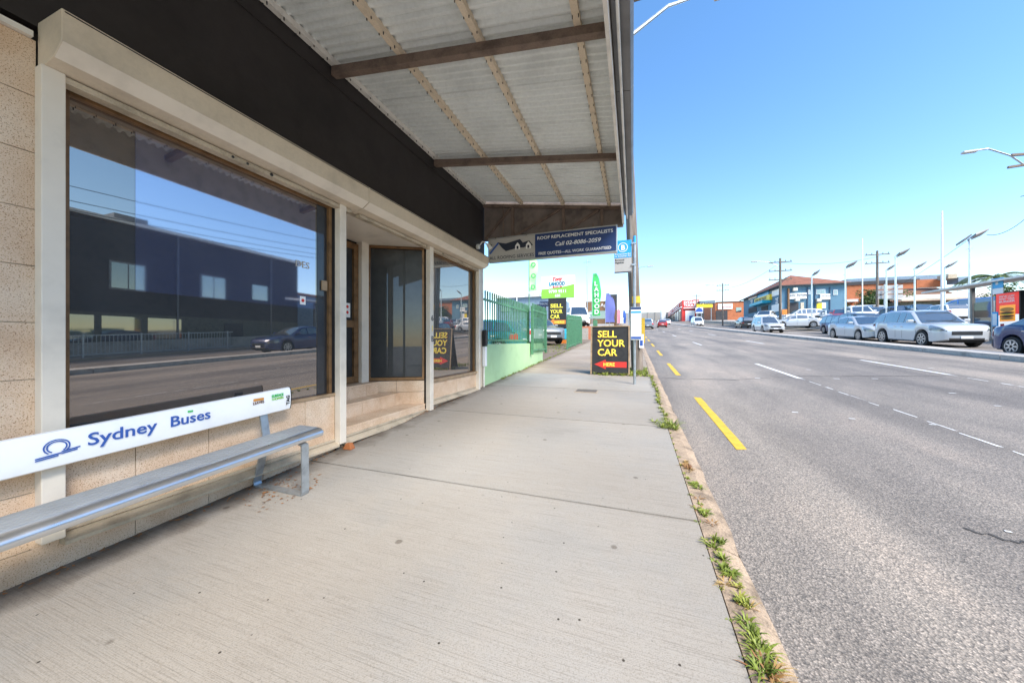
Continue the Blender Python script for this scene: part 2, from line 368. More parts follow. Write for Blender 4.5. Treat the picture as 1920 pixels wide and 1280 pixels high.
# tar-sealed cracks in the road
def crack(pts, w):
    m_ = MB(); vs = []; P = []
    for (a, b) in zip(pts, pts[1:]):
        for i in range(12): P.append((a[0] + (b[0] - a[0]) * i / 12, a[1] + (b[1] - a[1]) * i / 12 + rnd.uniform(-.05, .05)))
    for (x, y_) in P:
        ww = w * rnd.uniform(.4, 1.3); vs += [(x, y_ - ww, zg(y_) + ROAD + .003), (x + .02, y_ + ww, zg(y_) + ROAD + .003)]
    m_.add(vs, [(2 * i, 2 * i + 1, 2 * i + 3, 2 * i + 2) for i in range(len(P) - 1)]).build('crack_seal', M['tar'], lines)
crack([(.62, 9.0), (2.2, 9.1), (3.7, 10.0), (7.0, 10.8)], .022); crack([(7.6, 13.6), (6.7, 15.5), (6.2, 18)], .03)
crack([(2.0, 3.05), (2.35, 2.85)], .01)

# ------------------------------------------------------------------ the shop
WX = -3.0
shop = thing('shop_building', 'beige tiled shopfront with dark upper fascia and wide awning', 'shop', (WX, 2, 0))
def P(o):           # keep world coordinates under a moved root
    o.parent = shop; o.matrix_parent_inverse = Matrix.Translation((-WX, -2, 0)); return o
def sp(mb, name, mat, bevel=0, smooth=False): return P(mb.build(name, mat, None, smooth, bevel))
YE = 6.62
sp(MB().box(-9, -3.07, -9, 2.88, -1, 5), 'wall', M['fascia_dark'])
sp(MB().box(-9, -3.82, 2.885, 4.18, -1, 5), 'wall', M['fascia_dark'])
sp(MB().prism([(-3.07, 4.60, -1), (-3.07, YE - .02, -1), (-9, YE - .02, -1), (-9, 4.185, -1), (-3.82, 4.185, -1)], (0, 0, 6)), 'wall', M['fascia_dark'])
sp(MB().box(-3.815, -3.07, 2.885, 4.55, 2.76, 5), 'lintel', M['cream'])
sp(MB().box(-3.065, -3.0, -9, YE + .07, 2.98, 4.6), 'fascia', M['fascia_dark'])
sp(MB().box(-3.0, -2.985, -9, YE, 4.02, 4.035), 'conduit', M['fascia_dark'])
# terrazzo tiles: pillar at the left, base under the window, base under the right window
def tiles(y0, y1, z0, z1, w, h, x=-3.0, th=.03, follow=False, off=0):
    y = y0
    while y < y1 - .01:
        ye = min(y + w, y1); z = z1
        while z > z0 + .01:
            zb = max(z - h, z0)
            lo = [zb, zb]
            if zb == z0 and follow: lo = [zg(y) - .02, zg(ye) - .02]
            g_ = .0025; j = rnd.uniform(-.0015, .0015)
            sp(MB().hexa([(x - th, y + g_, lo[0] + g_), (x + j, y + g_, lo[0] + g_), (x + j, ye - g_, lo[1] + g_), (x - th, ye - g_, lo[1] + g_),
                          (x - th, y + g_, z - g_), (x + j, y + g_, z - g_), (x + j, ye - g_, z - g_), (x - th, ye - g_, z - g_)]), 'tile', M['terrazzo'])
            z = zb
        y = ye
for yb in ((-.95, .868, -.3, 2.9), (.868, 2.80, -.3, .72), (4.60, 6.34, -.2, .66)): sp(MB().box(-3.069, -3.006, *yb), 'grout', M['cream_dirty'])
tiles(-.16, .868, -.02, 2.9, .45, .3, follow=True)
tiles(-.95, -.16, -.02, 2.9, .4, .3, follow=True)
tiles(.852, 2.80, -.02, .72, .4, .46, follow=True)
tiles(4.60, 6.34, .2, .66, .87, .46, x=-3.0, follow=True)
sp(MB().box(-3.06, -3.032, -1, YE - .05, -.3, 2.9), 'grout', M['cream_light']) if False else None
sp(MB().box(-3.03, -2.97, -1.5, .85, 2.9, 2.93), 'trim', M['white_trim'])
# roller shutter: box, guides, bottom rail
def shutter_box(y0, y1):
    pr = [(0, 3.0), (.255, 3.0), (.255, 2.835), (.17, 2.775), (0, 2.75)]
    o = sp(MB().prism([(-3.0 + a, y0, z) for a, z in pr], (0, y1 - y0, 0)), 'shutter_box', M['cream'], bevel=.004)
    b_ = MB().box(-2.744, -2.741, y0 + .01, y1 - .01, 2.985, 2.99).build('seam', M['black_trim'], o)
    b_ = MB().box(-2.9985, -2.93, y0 + .06, y1 - .06, 2.715, 2.7485).build('slot_rail', M['cream_dirty'], o)
    b_ = MB().add([(-2.747 + .004, y0 + .004, 2.833), (-2.747 + .004, y1 - .004, 2.833), (-2.829, y1 - .004, 2.7745), (-2.829, y0 + .004, 2.7745)], [(0, 1, 2, 3)]).build('bevel_face', M['cream_light'], o)
    for t in (.42, .47, .56):
        yy = y0 + (y1 - y0) * t
        MB().cyl((-2.93, yy, 2.732), (-2.926, yy, 2.732), .010 if t < .5 else .014, n=10).build('lock_hole', M['black'], o)
shutter_box(.872, 3.02); shutter_box(3.026, 6.34)
for (y0, y1, zb) in ((.862, .945, .23), (2.80, 2.885, .21), (4.50, 4.60, .24), (6.26, 6.33, .30)):
    o = sp(MB().box(-3.0, -2.925, y0, y1, zb, 2.76), 'shutter_guide', M['cream_light'], bevel=.004)
    MB().box(-2.96, -2.945, y1 + .0005, y1 + .003, zb + .02, 2.70).build('guide_slot', M['black_trim'], o)
for (y0, y1, z) in ((.945, 2.80, .235), (2.885, 4.50, .235), (4.60, 6.26, .36)):
    o = sp(MB().prism([(-2.998, y0, z), (-2.93, y0, z - .03), (-2.93, y0, z - .05), (-2.998, y0, z - .055)], (0, y1 - y0, 0)), 'bottom_rail', M['cream_dirty'])
    MB().box(-2.998, -2.985, y0, y1, z + .01, z + .03).build('rail_lip', M['cream_dirty'], o)
# front windows
def window(y0, y1, z0, z1, x=-3.045):
    o = sp(MB().box(x - .012, x, y0, y1, z0, z1), 'window_pane', M['glass'])
    f = MB(); t = .035
    f.box(x - .01, x + .035, y0 - t, y0, z0 - t, z1 + t); f.box(x - .01, x + .035, y1, y1 + t, z0 - t, z1 + t)
    f.box(x - .01, x + .033, y0, y1, z1, z1 + t); f.box(x - .01, x + .045, y0, y1, z0 - t, z0)
    f.build('window_frame', M['bronze'], o)
    return o
wA = window(.985, 2.735, .755, 2.70); wB = window(4.66, 6.20, .71, 2.70)
MB().box(-3.044, -3.042, 1.27, 2.60, 1.63, 2.66).build('blue_film', M['film'], wA)
MB().box(-3.043, -3.040, 2.62, 2.735, .756, 2.699).build('dark_strip', M['glass_dark'], wA)
MB().box(-3.0435, -3.030, .99, 2.03, .757, .82).build('black_ledge', M['black'], wA)
MB().box(-3.044, -3.041, 2.43, 2.49, 1.66, 1.74).build('window_sticker', M['white'], wA)
MB().cyl((-3.041, 2.46, 1.70), (-3.039, 2.46, 1.70), .016, n=12).build('sticker_mark', M['red'], wA)
MB().box(-3.036, -3.02, 2.665, 2.725, 1.83, 1.93).build('timber_block', M['bronze_pale'], wA)
text('DES', (-3.0395, 2.38, 2.02), .09, M['sign_grey'], '+X', wA, name='lettering')
MB().box(-3.043, -3.040, 6.11, 6.20, .711, 2.699).build('dark_strip', M['glass_dark'], wB)
sp(MB().box(-3.0, -2.965, 4.60, 6.26, .655, .70), 'sill', M['bronze_pale'], bevel=.003)
sp(MB().box(-3.012, -2.99, .945, 2.80, .722, .752), 'sill', M['bronze_pale'])
# recessed entry: steps, door, angled window
def step(x0, x1, z0, z1, y0, y1):
    o = sp(MB().box(x0, x1, y0, y1, z0, z1 - .025), 'step', M['cream_light'])
    y = y0; n = 0
    while y < y1 - .02:
        ye = min(y + .33, y1)
        MB().box(x1, x1 + .012, y + .002, ye - .002, z0 + .003, z1 - .028).build('tile', M['terrazzo'], o)
        MB().box(x0, x1 + .018, y + .0015, ye - .0015, z1 - .025, z1).build('tread_tile', M['bronze_pale'] if False else M['terrazzo'], o); y = ye
step(-3.33, -3.02, -.1, .35, 2.89, 4.49); step(-3.57, -3.345, .2, .525, 2.89, 4.30); step(-3.81, -3.585, .3, .70, 2.89, 4.12)
# slanted side below and around the angled window
ax, ay, bx, by = -3.74, 4.10, -3.03, 4.50
dv = Vector((bx - ax, by - ay, 0)); dl = dv.length; dv.normalize(); nv = Vector((dv.y, -dv.x, 0))
def slab(s0, s1, z0, z1, d0, d1, name, mat, par=None):
    A = Vector((ax, ay, 0)); p = [A + dv * s + nv * d for s, d in ((s0, d0), (s1, d0), (s1, d1), (s0, d1))]
    o = MB().hexa([(q.x, q.y, z0) for q in p] + [(q.x, q.y, z1) for q in p]).build(name, mat, par)
    return P(o) if par is None else o
for i in range(2):
    for zz in ((.0, .53), (.535, .70)): slab((dl * i / 2 if i else -.16) + .002, dl * (i + 1) / 2 - .002, zz[0], zz[1], -.02, .0, 'tile', M['terrazzo'])
wC = slab(.03, dl - .03, .76, 2.70, -.03, -.02, 'window_pane', M['glass_dark'])
for (a, b, c, d) in ((0, .03, .71, 2.74), (dl - .03, dl, .71, 2.74), (.03, dl - .03, .71, .755), (.03, dl - .03, 2.705, 2.74)): slab(a, b, c, d, -.03, .015, 'window_frame', M['bronze'], wC)
slab(.50, .53, .76, 2.70, -.0195, -.012, 'mullion', M['black_trim'], wC)
o = sp(MB().box(-3.80, -3.70, 3.93, 4.07, .70, 2.75), 'door_post', M['cream_light'], bevel=.004)
dr = sp(MB().box(-3.80, -3.79, 3.02, 3.92, .72, 2.70), 'door', M['glass_dark'])
f = MB(); f.box(-3.805, -3.755, 3.84, 3.925, .705, 2.70); f.box(-3.805, -3.755, 2.95, 3.03, .705, 2.70); f.box(-3.805, -3.757, 3.03, 3.84, .705, .80); f.box(-3.805, -3.757, 3.03, 3.84, 1.50, 1.60); f.box(-3.805, -3.757, 3.03, 3.84, 2.62, 2.70)
f.build('door_frame', M['bronze'], dr)
MB().box(-3.789, -3.786, 3.70, 3.80, 1.64, 1.84).build('door_sticker', M['white'], dr)
for zz in (1.79, 1.71): MB().cyl((-3.7855, 3.75, zz), (-3.7845, 3.75, zz), .022, n=12).build('sticker_mark', M['red'], dr)
sp(MB().box(-3.81, -3.07, 2.89, 4.5, 2.745, 2.76), 'recess_ceiling', M['cream_light'])
for s_, zz, m_ in (('6', 1.62, 'black'), ('1', 1.46, 'yellow'), ('B', 1.30, 'black')):
    P(text(s_, (-2.9235, 4.53, zz), .12, M[m_], '+X', None, name='house_number', bold=.015))
# trim, pipes and boxes at the far end of the shop
sp(MB().box(-3.06, -2.995, 6.34, YE, .2, 2.98), 'corner_trim', M['cream'])
sp(MB().cyl((-2.965, 6.585, .34), (-2.965, 6.585, 1.35), .018), 'conduit', M['white_trim'], smooth=True)
o = thing('meter_box', 'black and white intercom box on the shop corner', 'box', (-2.96, 6.585, 1.2))
MB().box(-.025, .06, -.05, .05, .0, .34).build('cover', M['black'], o, bevel=.008); MB().box(-.02, .05, -.045, .045, -.42, -.01).build('lower_case', M['white'], o, bevel=.008)
o = thing('security_light', 'small white floodlight bracketed to the dark fascia', 'light', (-2.99, 6.3, 3.22))
MB().cyl((0, 0, 0), (.05, 0, 0), .05).build('base_plate', M['white'], o); MB().tube([(.04, 0, 0), (.14, -.03, .09), (.24, -.02, .02)], .012).build('arm', M['white'], o, True)
MB().cyl((.24, -.02, .03), (.30, .0, -.06), .03, .05).build('lamp_head', M['white'], o, True)

# ------------------------------------------------------------------ awning
aw = thing('awning', 'corrugated iron awning with pale purlins and dark beams over the footpath', 'awning', (0, 0, 3.8))
A0 = Vector((0, 0, -3.8))
def aw_part(mb, name, mat, smooth=False, bevel=0):
    mb.v = [(p[0], p[1], p[2] - 3.8) for p in mb.v]; return mb.build(name, mat, aw, smooth, bevel)
XI, XO = -2.99, -.17
def za(x): return 4.27 + (x - XI) / (XO - XI) * (3.86 - 4.27)
def sheet(y0, y1, dz):
    n = int((y1 - y0) / .0095); m_ = MB(); vs = []
    for i in range(n + 1):
        y = y0 + (y1 - y0) * i / n; h = .017 * max(-1, min(1, 1.5 * math.sin(2 * math.pi * y / .09))) + dz
        vs += [(XI + .0, y, za(XI) + h), (-1.6, y, za(-1.6) + h), (XO + .1, y, za(XO + .1) + h)]
    m_.add(vs, [(3 * i + q, 3 * i + q + 1, 3 * i + q + 4, 3 * i + q + 3) for i in range(n) for q in (0, 1)])
    aw_part(m_, 'roof_sheet', M['sheet'], True)
y = -3.8
while y < YE - .05:
    sheet(y, min(y + .80, YE), .004 * (k % 2)); y += .72; k += 1
for x in (-2.96, -2.13, -1.28, -.42):
    w = .055
    o = aw_part(MB().hexa([(x - w / 2, -3.9, za(x) - .075), (x + w / 2, -3.9, za(x) - .075), (x + w / 2, YE - .01, za(x) - .075), (x - w / 2, YE - .01, za(x) - .075),
                       (x - w / 2, -3.9, za(x) - .011), (x + w / 2, -3.9, za(x) - .011), (x + w / 2, YE - .01, za(x) - .011), (x - w / 2, YE - .01, za(x) - .011)]), 'purlin', M['white_trim'] if x < -2.9 else M['purlin'])
    sc = MB(); yy = -1.
    while yy < 6.5:
        for e in (-1, 1): sc.box(x + e * (w / 2 - .004) - .003, x + e * (w / 2 - .004) + .003, yy - .004, yy + .004, za(x) - .10 + rnd.uniform(-.006, .01) - 3.8, za(x) - .075 - 3.8)
        yy += .152
    s_ = sc.build('nail_tips', M['black_trim'], o); s_['kind'] = 'stuff'
for y in (-1.08, .85, 2.78, 4.74):
    aw_part(MB().hexa([(XI, y - .035, za(XI) - .17), (XO, y - .035, za(XO) - .15), (XO, y + .035, za(XO) - .15), (XI, y + .035, za(XI) - .17),
                       (XI, y - .035, za(XI) - .077), (XO, y - .035, za(XO) - .077), (XO, y + .035, za(XO) - .077), (XI, y + .035, za(XI) - .077)]), 'cross_beam', M['beam'])
aw_part(MB().hexa([(-.185, -4, 3.50), (-.155, -4, 3.50), (-.155, YE + .02, 3.46), (-.185, YE + .02, 3.46), (-.185, -4, 3.88), (-.155, -4, 3.88), (-.155, YE + .02, 3.88), (-.185, YE + .02, 3.88)]), 'fascia_board', M['white_trim'])
y = -4
while y < YE:
    ye = min(y + 1.83, YE)
    aw_part(MB().prism([(-.148, y, 3.62), (-.02, y, 3.60), (.005, y, 3.64), (.005, y, 3.93), (-.148, y, 3.93)], (0, ye - y - .006, 0)), 'gutter', M['gutter'], bevel=.004); y = ye
aw_part(MB().cyl((-.10, -4, 3.585), (-.10, YE, 3.56), .012), 'gutter_bead', M['white_trim'], True)
# gable end: tin sheets, frame and braces
yg = YE + .0
n = 6
for i in range(n):
    x0 = XI + (XO - XI) * i / n + .0008; x1 = XI + (XO - XI) * (i + 1) / n - .0008
    aw_part(MB().hexa([(x0, yg + .03, 3.42), (x1, yg + .03, 3.42), (x1, yg + .042, 3.42), (x0, yg + .042, 3.42), (x0, yg + .03, za(x0) - .015), (x1, yg + .03, za(x1) - .015), (x1, yg + .042, za(x1) - .015), (x0, yg + .042, za(x0) - .015)]), 'gable_sheet', M['gable_tin'])
def gb(a, b, w=.05): aw_part(MB().bar((a[0], yg - .0, a[1]), (b[0], yg - .0, b[1]), w, .045, up=(0, 1, 0)), 'gable_stud', M['beam'])
aw_part(MB().hexa([(XI, yg + .045, 3.43), (XO, yg + .045, 3.43), (XO, yg + .055, 3.43), (XI, yg + .055, 3.43), (XI, yg + .045, za(XI) + .03), (XO, yg + .045, za(XO) + .03), (XO, yg + .055, za(XO) + .03), (XI, yg + .055, za(XI) + .03)]), 'gable_backing', M['gable_tin'])
gb((XI, za(XI) - .10), (XO, za(XO) - .10), .06)
for x in (-2.33, -1.28, -.55): gb((x, 3.44), (x, za(x) - .12), .05)
for a, b in ((-2.93, -2.40), (-2.28, -1.36), (-1.20, -.62)): gb((a, 3.46), (b, za(b) - .15), .04)
aw_part(MB().cyl((-2.52, yg - .06, 3.4), (-2.52, yg - .06, za(-2.5) - .08), .012), 'hanger_rod', M['beam'], True)
# hanging sign
sg = thing('hanging_shop_sign', 'grey and navy roofing services sign box hanging under the awning end', 'sign', (-1.6, 6.5, 2.93))
def sgp(mb, name, mat, bevel=0):
    mb.v = [(p[0] + 1.6, p[1] - 6.5, p[2] - 2.93) for p in mb.v]; return mb.build(name, mat, sg, bevel=bevel)
sgp(MB().box(-2.815, -.27, 6.46, 6.57, 2.92, 3.42), 'sign_box', M['alu'], .006)
sgp(MB().box(-2.80, -1.815, 6.455, 6.459, 2.945, 3.395), 'grey_panel', M['sign_grey']); sgp(MB().box(-1.81, -.29, 6.455, 6.459, 2.945, 3.395), 'navy_panel', M['sign_navy'])
def sgt(s_, x, z, size, mat, **k): return text(s_, (x + 1.6, 6.4545 - 6.5, z - 2.93), size, M[mat], '-Y', sg, **k)
sgt('ROOF REPLACEMENT SPECIALISTS', -1.77, 3.285, .085, 'white', width=1.42, bold=.014)
sgt('Call 02-8086-2059', -1.42, 3.135, .105, 'white', width=.85, bold=.012, shear=.25)
sgt('FREE QUOTES—ALL WORK GUARANTEED', -1.74, 2.985, .075, 'white', width=1.36, bold=.012)
sgt('ALL ROOFING SERVICES', -2.775, 2.972, .095, 'sign_ink', width=.94, bold=.004)
def poly(pts, name, mat, y=6.4545): sgp(MB().prism([(x, y, z) for x, z in pts], (0, -.003, 0)), name, M[mat])
poly([(-2.785, 3.11), (-2.60, 3.31), (-2.57, 3.29), (-2.755, 3.085)], 'logo_roof_edge', 'ink_blue')
poly([(-2.60, 3.315), (-2.42, 3.275), (-2.12, 3.335), (-2.06, 3.26), (-1.93, 3.29), (-1.85, 3.19), (-1.95, 3.19), (-2.05, 3.16), (-2.15, 3.17), (-2.25, 3.15), (-2.42, 3.12), (-2.50, 3.19)], 'logo_roof', 'sign_ink')
for x in (-2.17, -1.945):
    poly([(x - .05, 3.13), (x - .05, 3.21), (x, 3.275), (x + .05, 3.21), (x + .05, 3.13)], 'logo_dormer', 'white', 6.451)
    poly([(x - .02, 3.14), (x - .02, 3.20), (x + .02, 3.20), (x + .02, 3.14)], 'logo_window', 'sign_ink', 6.4475)
poly([(-2.76, 3.18), (-2.76, 3.28), (-2.725, 3.28), (-2.725, 3.21)], 'logo_chimney', 'sign_ink')
for x in (-2.5, -.7): sgp(MB().cyl((x, 6.515, 3.42), (x, 6.515, 3.50), .012), 'hanger', M['beam'])

# ------------------------------------------------------------------ bench
bn = thing('bus_bench', 'aluminium bus stop bench with white backrest lettered Sydney Buses', 'bench', (-2.6, 1, zg(1)))
sl_ = .052
def bz(y, h): return h + sl_ * (y - 1)
def bnp(mb, name, mat, smooth=False, bevel=0, par=None):
    mb.v = [(p[0] + 2.6, p[1] - 1, p[2]) for p in mb.v]; return mb.build(name, mat, par or bn, smooth, bevel)
Y0, Y1 = -.35, 2.13
def extr(prof, y0, y1): return MB().prism([(x, y0, bz(y0, z)) for x, z in prof], (0, y1 - y0, sl_ * (y1 - y0)))
seat = [(-2.68, .435), (-2.68, .47), (-2.66, .478), (-2.455, .478), (-2.425, .472), (-2.405, .455), (-2.40, .435), (-2.408, .417), (-2.43, .41), (-2.45, .42)]
bnp(extr(seat, Y0, Y1), 'seat', M['alu'], True)
for x in (-2.665, -2.625, -2.585, -2.545, -2.505): bnp(extr([(x, .4785), (x + .033, .4785), (x + .033, .481), (x, .481)], Y0 + .001, Y1 - .001), 'seat_rib', M['alu_grey'])
bk = [(-2.895, .60), (-2.885, .775), (-2.875, .785), (-2.855, .782), (-2.845, .765), (-2.838, .70), (-2.842, .635), (-2.85, .60), (-2.865, .592)]
bo = bnp(extr(bk, Y0, Y1 + .05), 'backrest', M['alu_white'], True)
bnp(extr([(x, z) for x, z in bk], Y1 + .0505, Y1 + .058), 'end_cap', M['plastic_dark'])
tm = Matrix(((0, 0, 1), (1, 0, 0), (sl_, 1, 0)))
def bt(s_, y, z, size, mat, **k): return text(s_, (-2.834 + 2.6, y - 1, bz(y, z)), size, M[mat], tm, bo, **k)
bt('Sydney', .99, .674, .096, 'ink_blue', bold=.010, width=.29); bt('Buses', 1.345, .674, .096, 'ink_blue', bold=.010, width=.22)
lg = MB()
for r_, a0, a1 in ((.040, -40, 230), (.031, -50, 240)):
    for i in range(26):
        a = R(a0 + (a1 - a0) * i / 26); b = R(a0 + (a1 - a0) * (i + 1) / 26)
        lg.add([(-2.833, .885 + math.cos(q) * rr * 1.15, bz(.885, .705) + math.sin(q) * rr) for q, rr in ((a, r_), (b, r_), (b, r_ - .005), (a, r_ - .005))], [(0, 1, 2, 3)])
for (a, b, z) in ((.815, .90, .660), (.815, .89, .650), (.90, .965, .672), (.90, .955, .662)): lg.add([(-2.833, a, bz(a, z)), (-2.833, b, bz(b, z + .006)), (-2.833, b, bz(b, z + .013)), (-2.833, a, bz(a, z + .006))], [(0, 1, 2, 3)])
bnp(lg, 'logo', M['ink_blue'], par=bo)
bnp(MB().box(-2.8345, -2.833, 1.44, 1.47, bz(1.45, .745), bz(1.45, .757)), 'green_mark', M['flag_green'], par=bo)
bt('LEAVES', 1.86, .70, .03, 'burger_meat', width=.085); bnp(MB().box(-2.8365, -2.834, 1.865, 1.945, bz(1.9, .725), bz(1.9, .745)), 'sticker', M['burger_bun'], par=bo)
bt('SURFACE', 2.01, .728, .03, 'flag_green', width=.10, bold=.03); bt('CHOPPERS', 2.01, .702, .026, 'lime', width=.10)
bt('TAG', 2.165, .64, .04, 'black', rot=R(90), bold=.02)
def frame(y):
    f_ = MB(); z = zg(y) - zg(1); w = .06
    def b2(p, q): f_.bar((p[0], y, p[1]), (q[0], y, q[1]), .012, w, up=(0, 1, 0))
    pts = [(-2.47, .405), (-2.415, .39), (-2.41, .03), (-2.42, .006), (-2.94, .006), (-2.955, .03), (-2.84, .40), (-2.91, .76)]
    for p, q in zip(pts, pts[1:]): b2((p[0], p[1] + z), (q[0], q[1] + z))
    b2((-2.84, .40 + z), (-2.45, .405 + z))
    bnp(f_, 'leg_frame', M['galv'])
frame(1.97); frame(-.1)
# ------------------------------------------------------------------ bus stop, pole, A-frame, verge
bs = thing('bus_stop_pole', 'grey steel bus stop pole with blue B flag and timetable case', 'bus stop', (.03, 7.65, zg(7.65)))
MB().cyl((0, 0, -.05), (0, 0, 2.98), .028, n=14).build('post', M['galv'], bs, True)
MB().cyl((0, 0, 2.98), (0, 0, 3.12), .030, n=14).build('cap', M['stop_blue'], bs, True)
fl = MB().box(-.41, -.06, -.008, .008, 2.36, 3.05).build('flag_panel', M['sign_grey'], bs)
MB().box(-.409, -.061, -.0105, -.0085, 2.68, 3.049).build('blue_panel', M['stop_blue'], fl); MB().box(-.405, -.065, -.0105, -.0085, 2.365, 2.385).build('dark_band', M['sign_ink'], fl)
c_ = MB()
for i in range(28):
    a, b = 2 * math.pi * i / 28, 2 * math.pi * (i + 1) / 28
    c_.add([(-.235 + math.cos(q) * r_, -.0125, 2.90 + math.sin(q) * r_) for q, r_ in ((a, .10), (b, .10), (b, .087), (a, .087))], [(0, 1, 2, 3)])
c_.build('ring', M['white'], fl)
text('B', (-.275, -.0125, 2.845), .15, M['white'], '-Y', fl, bold=.03); text('Parramatta Rd', (-.395, -.0125, 2.745), .045, M['white'], '-Y', fl, width=.31, bold=.01)
text('nr Coleman Rd', (-.395, -.0125, 2.70), .045, M['white'], '-Y', fl, width=.31, bold=.01)
text('Burwood', (-.395, -.0105, 2.62), .05, M['black'], '-Y', fl); text('Nightlink', (-.395, -.0105, 2.565), .05, M['black'], '-Y', fl)
for z in (2.5, 2.95): MB().box(-.06, .03, -.034, .034, z, z + .03).build('clamp', M['alu'], bs)
tc = MB().box(-.08, .135, -.075, -.032, .93, 1.62).build('timetable_case', M['alu'], bs, bevel=.004)
MB().box(-.07, .125, -.0785, -.0755, .945, 1.56).build('timetable_sheet', M['white'], tc); MB().box(-.075, .13, -.079, -.0755, 1.565, 1.612).build('header', M['sign_navy'], tc)
MB().box(-.07, .125, -.0805, -.079, 1.49, 1.53).build('blue_band', M['stop_blue'], tc); MB().box(-.07, .125, -.0805, -.079, .95, 1.0).build('blue_band', M['ink_blue'], tc)
for i in range(6): MB().box(-.06, .10, -.0797, -.0787, 1.44 - i * .07, 1.444 - i * .07).build('timetable_row', M['sign_grey'], tc)
pp = thing('power_pole', 'weathered timber power pole with yellow bands behind the bus stop', 'pole', (.12, 9.7, zg(9.7)))
MB().cyl((0, 0, -.3), (-.42, 0, 10.6), .155, .11, n=14).build('shaft', M['pole_wood'], pp, True)
MB().cyl((-.072, 0, 1.80), (-.079, 0, 1.98), .152, .151, n=14).build('yellow_band', M['paint_yellow'], pp, True)
MB().box(.09, .17, -.16, -.02, .75, 1.4).build('yellow_guard', M['paint_yellow'], pp)
nt_ = MB().box(.03, .14, -.17, -.160, .62, .98).build('notice', M['white'], pp); MB().box(.05, .12, -.1735, -.1705, .68, .82).build('notice_mark', M['ink_blue'], nt_)
MB().tube([(-.35, 0, 8.9), (.75, .3, 9.75), (1.4, .6, 10.05), (2.0, .8, 10.1)], [.06, .045, .035, .03]).build('lamp_arm', M['alu'], pp, True)
MB().box(1.95, 2.6, .72, .92, 10.03, 10.14).build('lamp_head', M['sign_grey'], pp, bevel=.03)
MB().box(-1.1, .3, -.05, .05, 9.9, 10.0).build('crossarm', M['pole_wood'], pp)
af = thing('a_frame_sign', 'black folding sell your car sign with red arrow on the grass verge', 'sign', (-.55, 9.0, zg(9.0)))
H_ = 1.2
def leaf(y0, y1, name):
    return MB().hexa([(-.45, y0, .04), (.45, y0, .04), (.45, y0 + .025, .04), (-.45, y0 + .025, .04), (-.45, y1, H_), (.45, y1, H_), (.45, y1 + .025, H_), (-.45, y1 + .025, H_)]).build(name, M['board_black'], af)
fb = leaf(-.12, 0, 'front_board'); leaf(.34, .03, 'back_board')
lean = .12 / 1.16
fm = Matrix(((1, 0, 0), (0, lean, -1), (0, 1, 0)))
def ft(s_, x, z, size, mat, d=.003, **k): return text(s_, (x, -.12 + (z - .04) * lean - d, z), size, M[mat], fm, fb, **k)
for s_, z in (('SELL', .93), ('YOUR', .70), ('CAR', .47)):
    ft(s_, -.31, z, .24, 'red', .002, bold=.03); ft(s_, -.305, z + .003, .24, 'letter_yellow', .006, bold=.018)
def fp(pts, name, mat, d): return MB().prism([(x, -.12 + (z - .04) * lean - d, z) for x, z in pts], (0, -.002, 0)).build(name, M[mat], fb)
fp([(-.38, .25), (-.10, .37), (-.10, .32), (.40, .32), (.40, .18), (-.10, .18), (-.10, .13)], 'arrow', 'red', .001)
ft('HERE', -.16, .21, .12, 'letter_yellow', .006, bold=.02)
fr = MB()
for x in (-.458, .458): fr.bar((x, -.13, .0), (x, -.008, 1.21), .022, .035)
fr.bar((-.45, -.008, 1.21), (.45, -.008, 1.21), .03, .022)
fr.build('frame', M['bronze_pale'], fb)
def tuft(x, y, r, h, n, mat='grass', seed=0, name='weed_tuft', z=None, mb=None):
    q = random.Random(seed); m_ = mb or MB(); zz = zg(y) if z is None else z
    for i in range(n):
        a = q.uniform(0, 2 * math.pi); d = q.uniform(0, r * .35); L = h * q.uniform(.5, 1.2); out = r * q.uniform(.3, 1.1)
        bx_, by_ = x + math.cos(a) * d, y + math.sin(a) * d; w = q.uniform(.003, .007) * (1 + h * 2)
        c, s = math.cos(a), math.sin(a); pr = [(0, 0), (.45, .75), (.8, .95), (1.05, .8)]
        vs = []
        for k_, (o_, up) in enumerate(pr):
            ww = w * (1 - k_ / 3.4); px, py = bx_ + c * out * o_, by_ + s * out * o_
            vs += [(px - s * ww, py + c * ww, zz - .01 + L * up), (px + s * ww, py - c * ww, zz - .01 + L * up)]
        m_.add(vs, [(2 * j, 2 * j + 1, 2 * j + 3, 2 * j + 2) for j in range(3)])
    if mb: return
    return m_
spots = [(1435, 1255, .10, .09, 'lush'), (1390, 1140, .085, .075, 'leafy'), (1366, 1076, .075, .06, 'yellowing'), (1346, 1018, .085, .07, 'spiky'), (1326, 952, .075, .05, 'low'), (1306, 905, .07, .04, 'thin'), (1292, 872, .08, .05, 'reddish'), (1262, 798, .20, .11, 'wide spreading')]
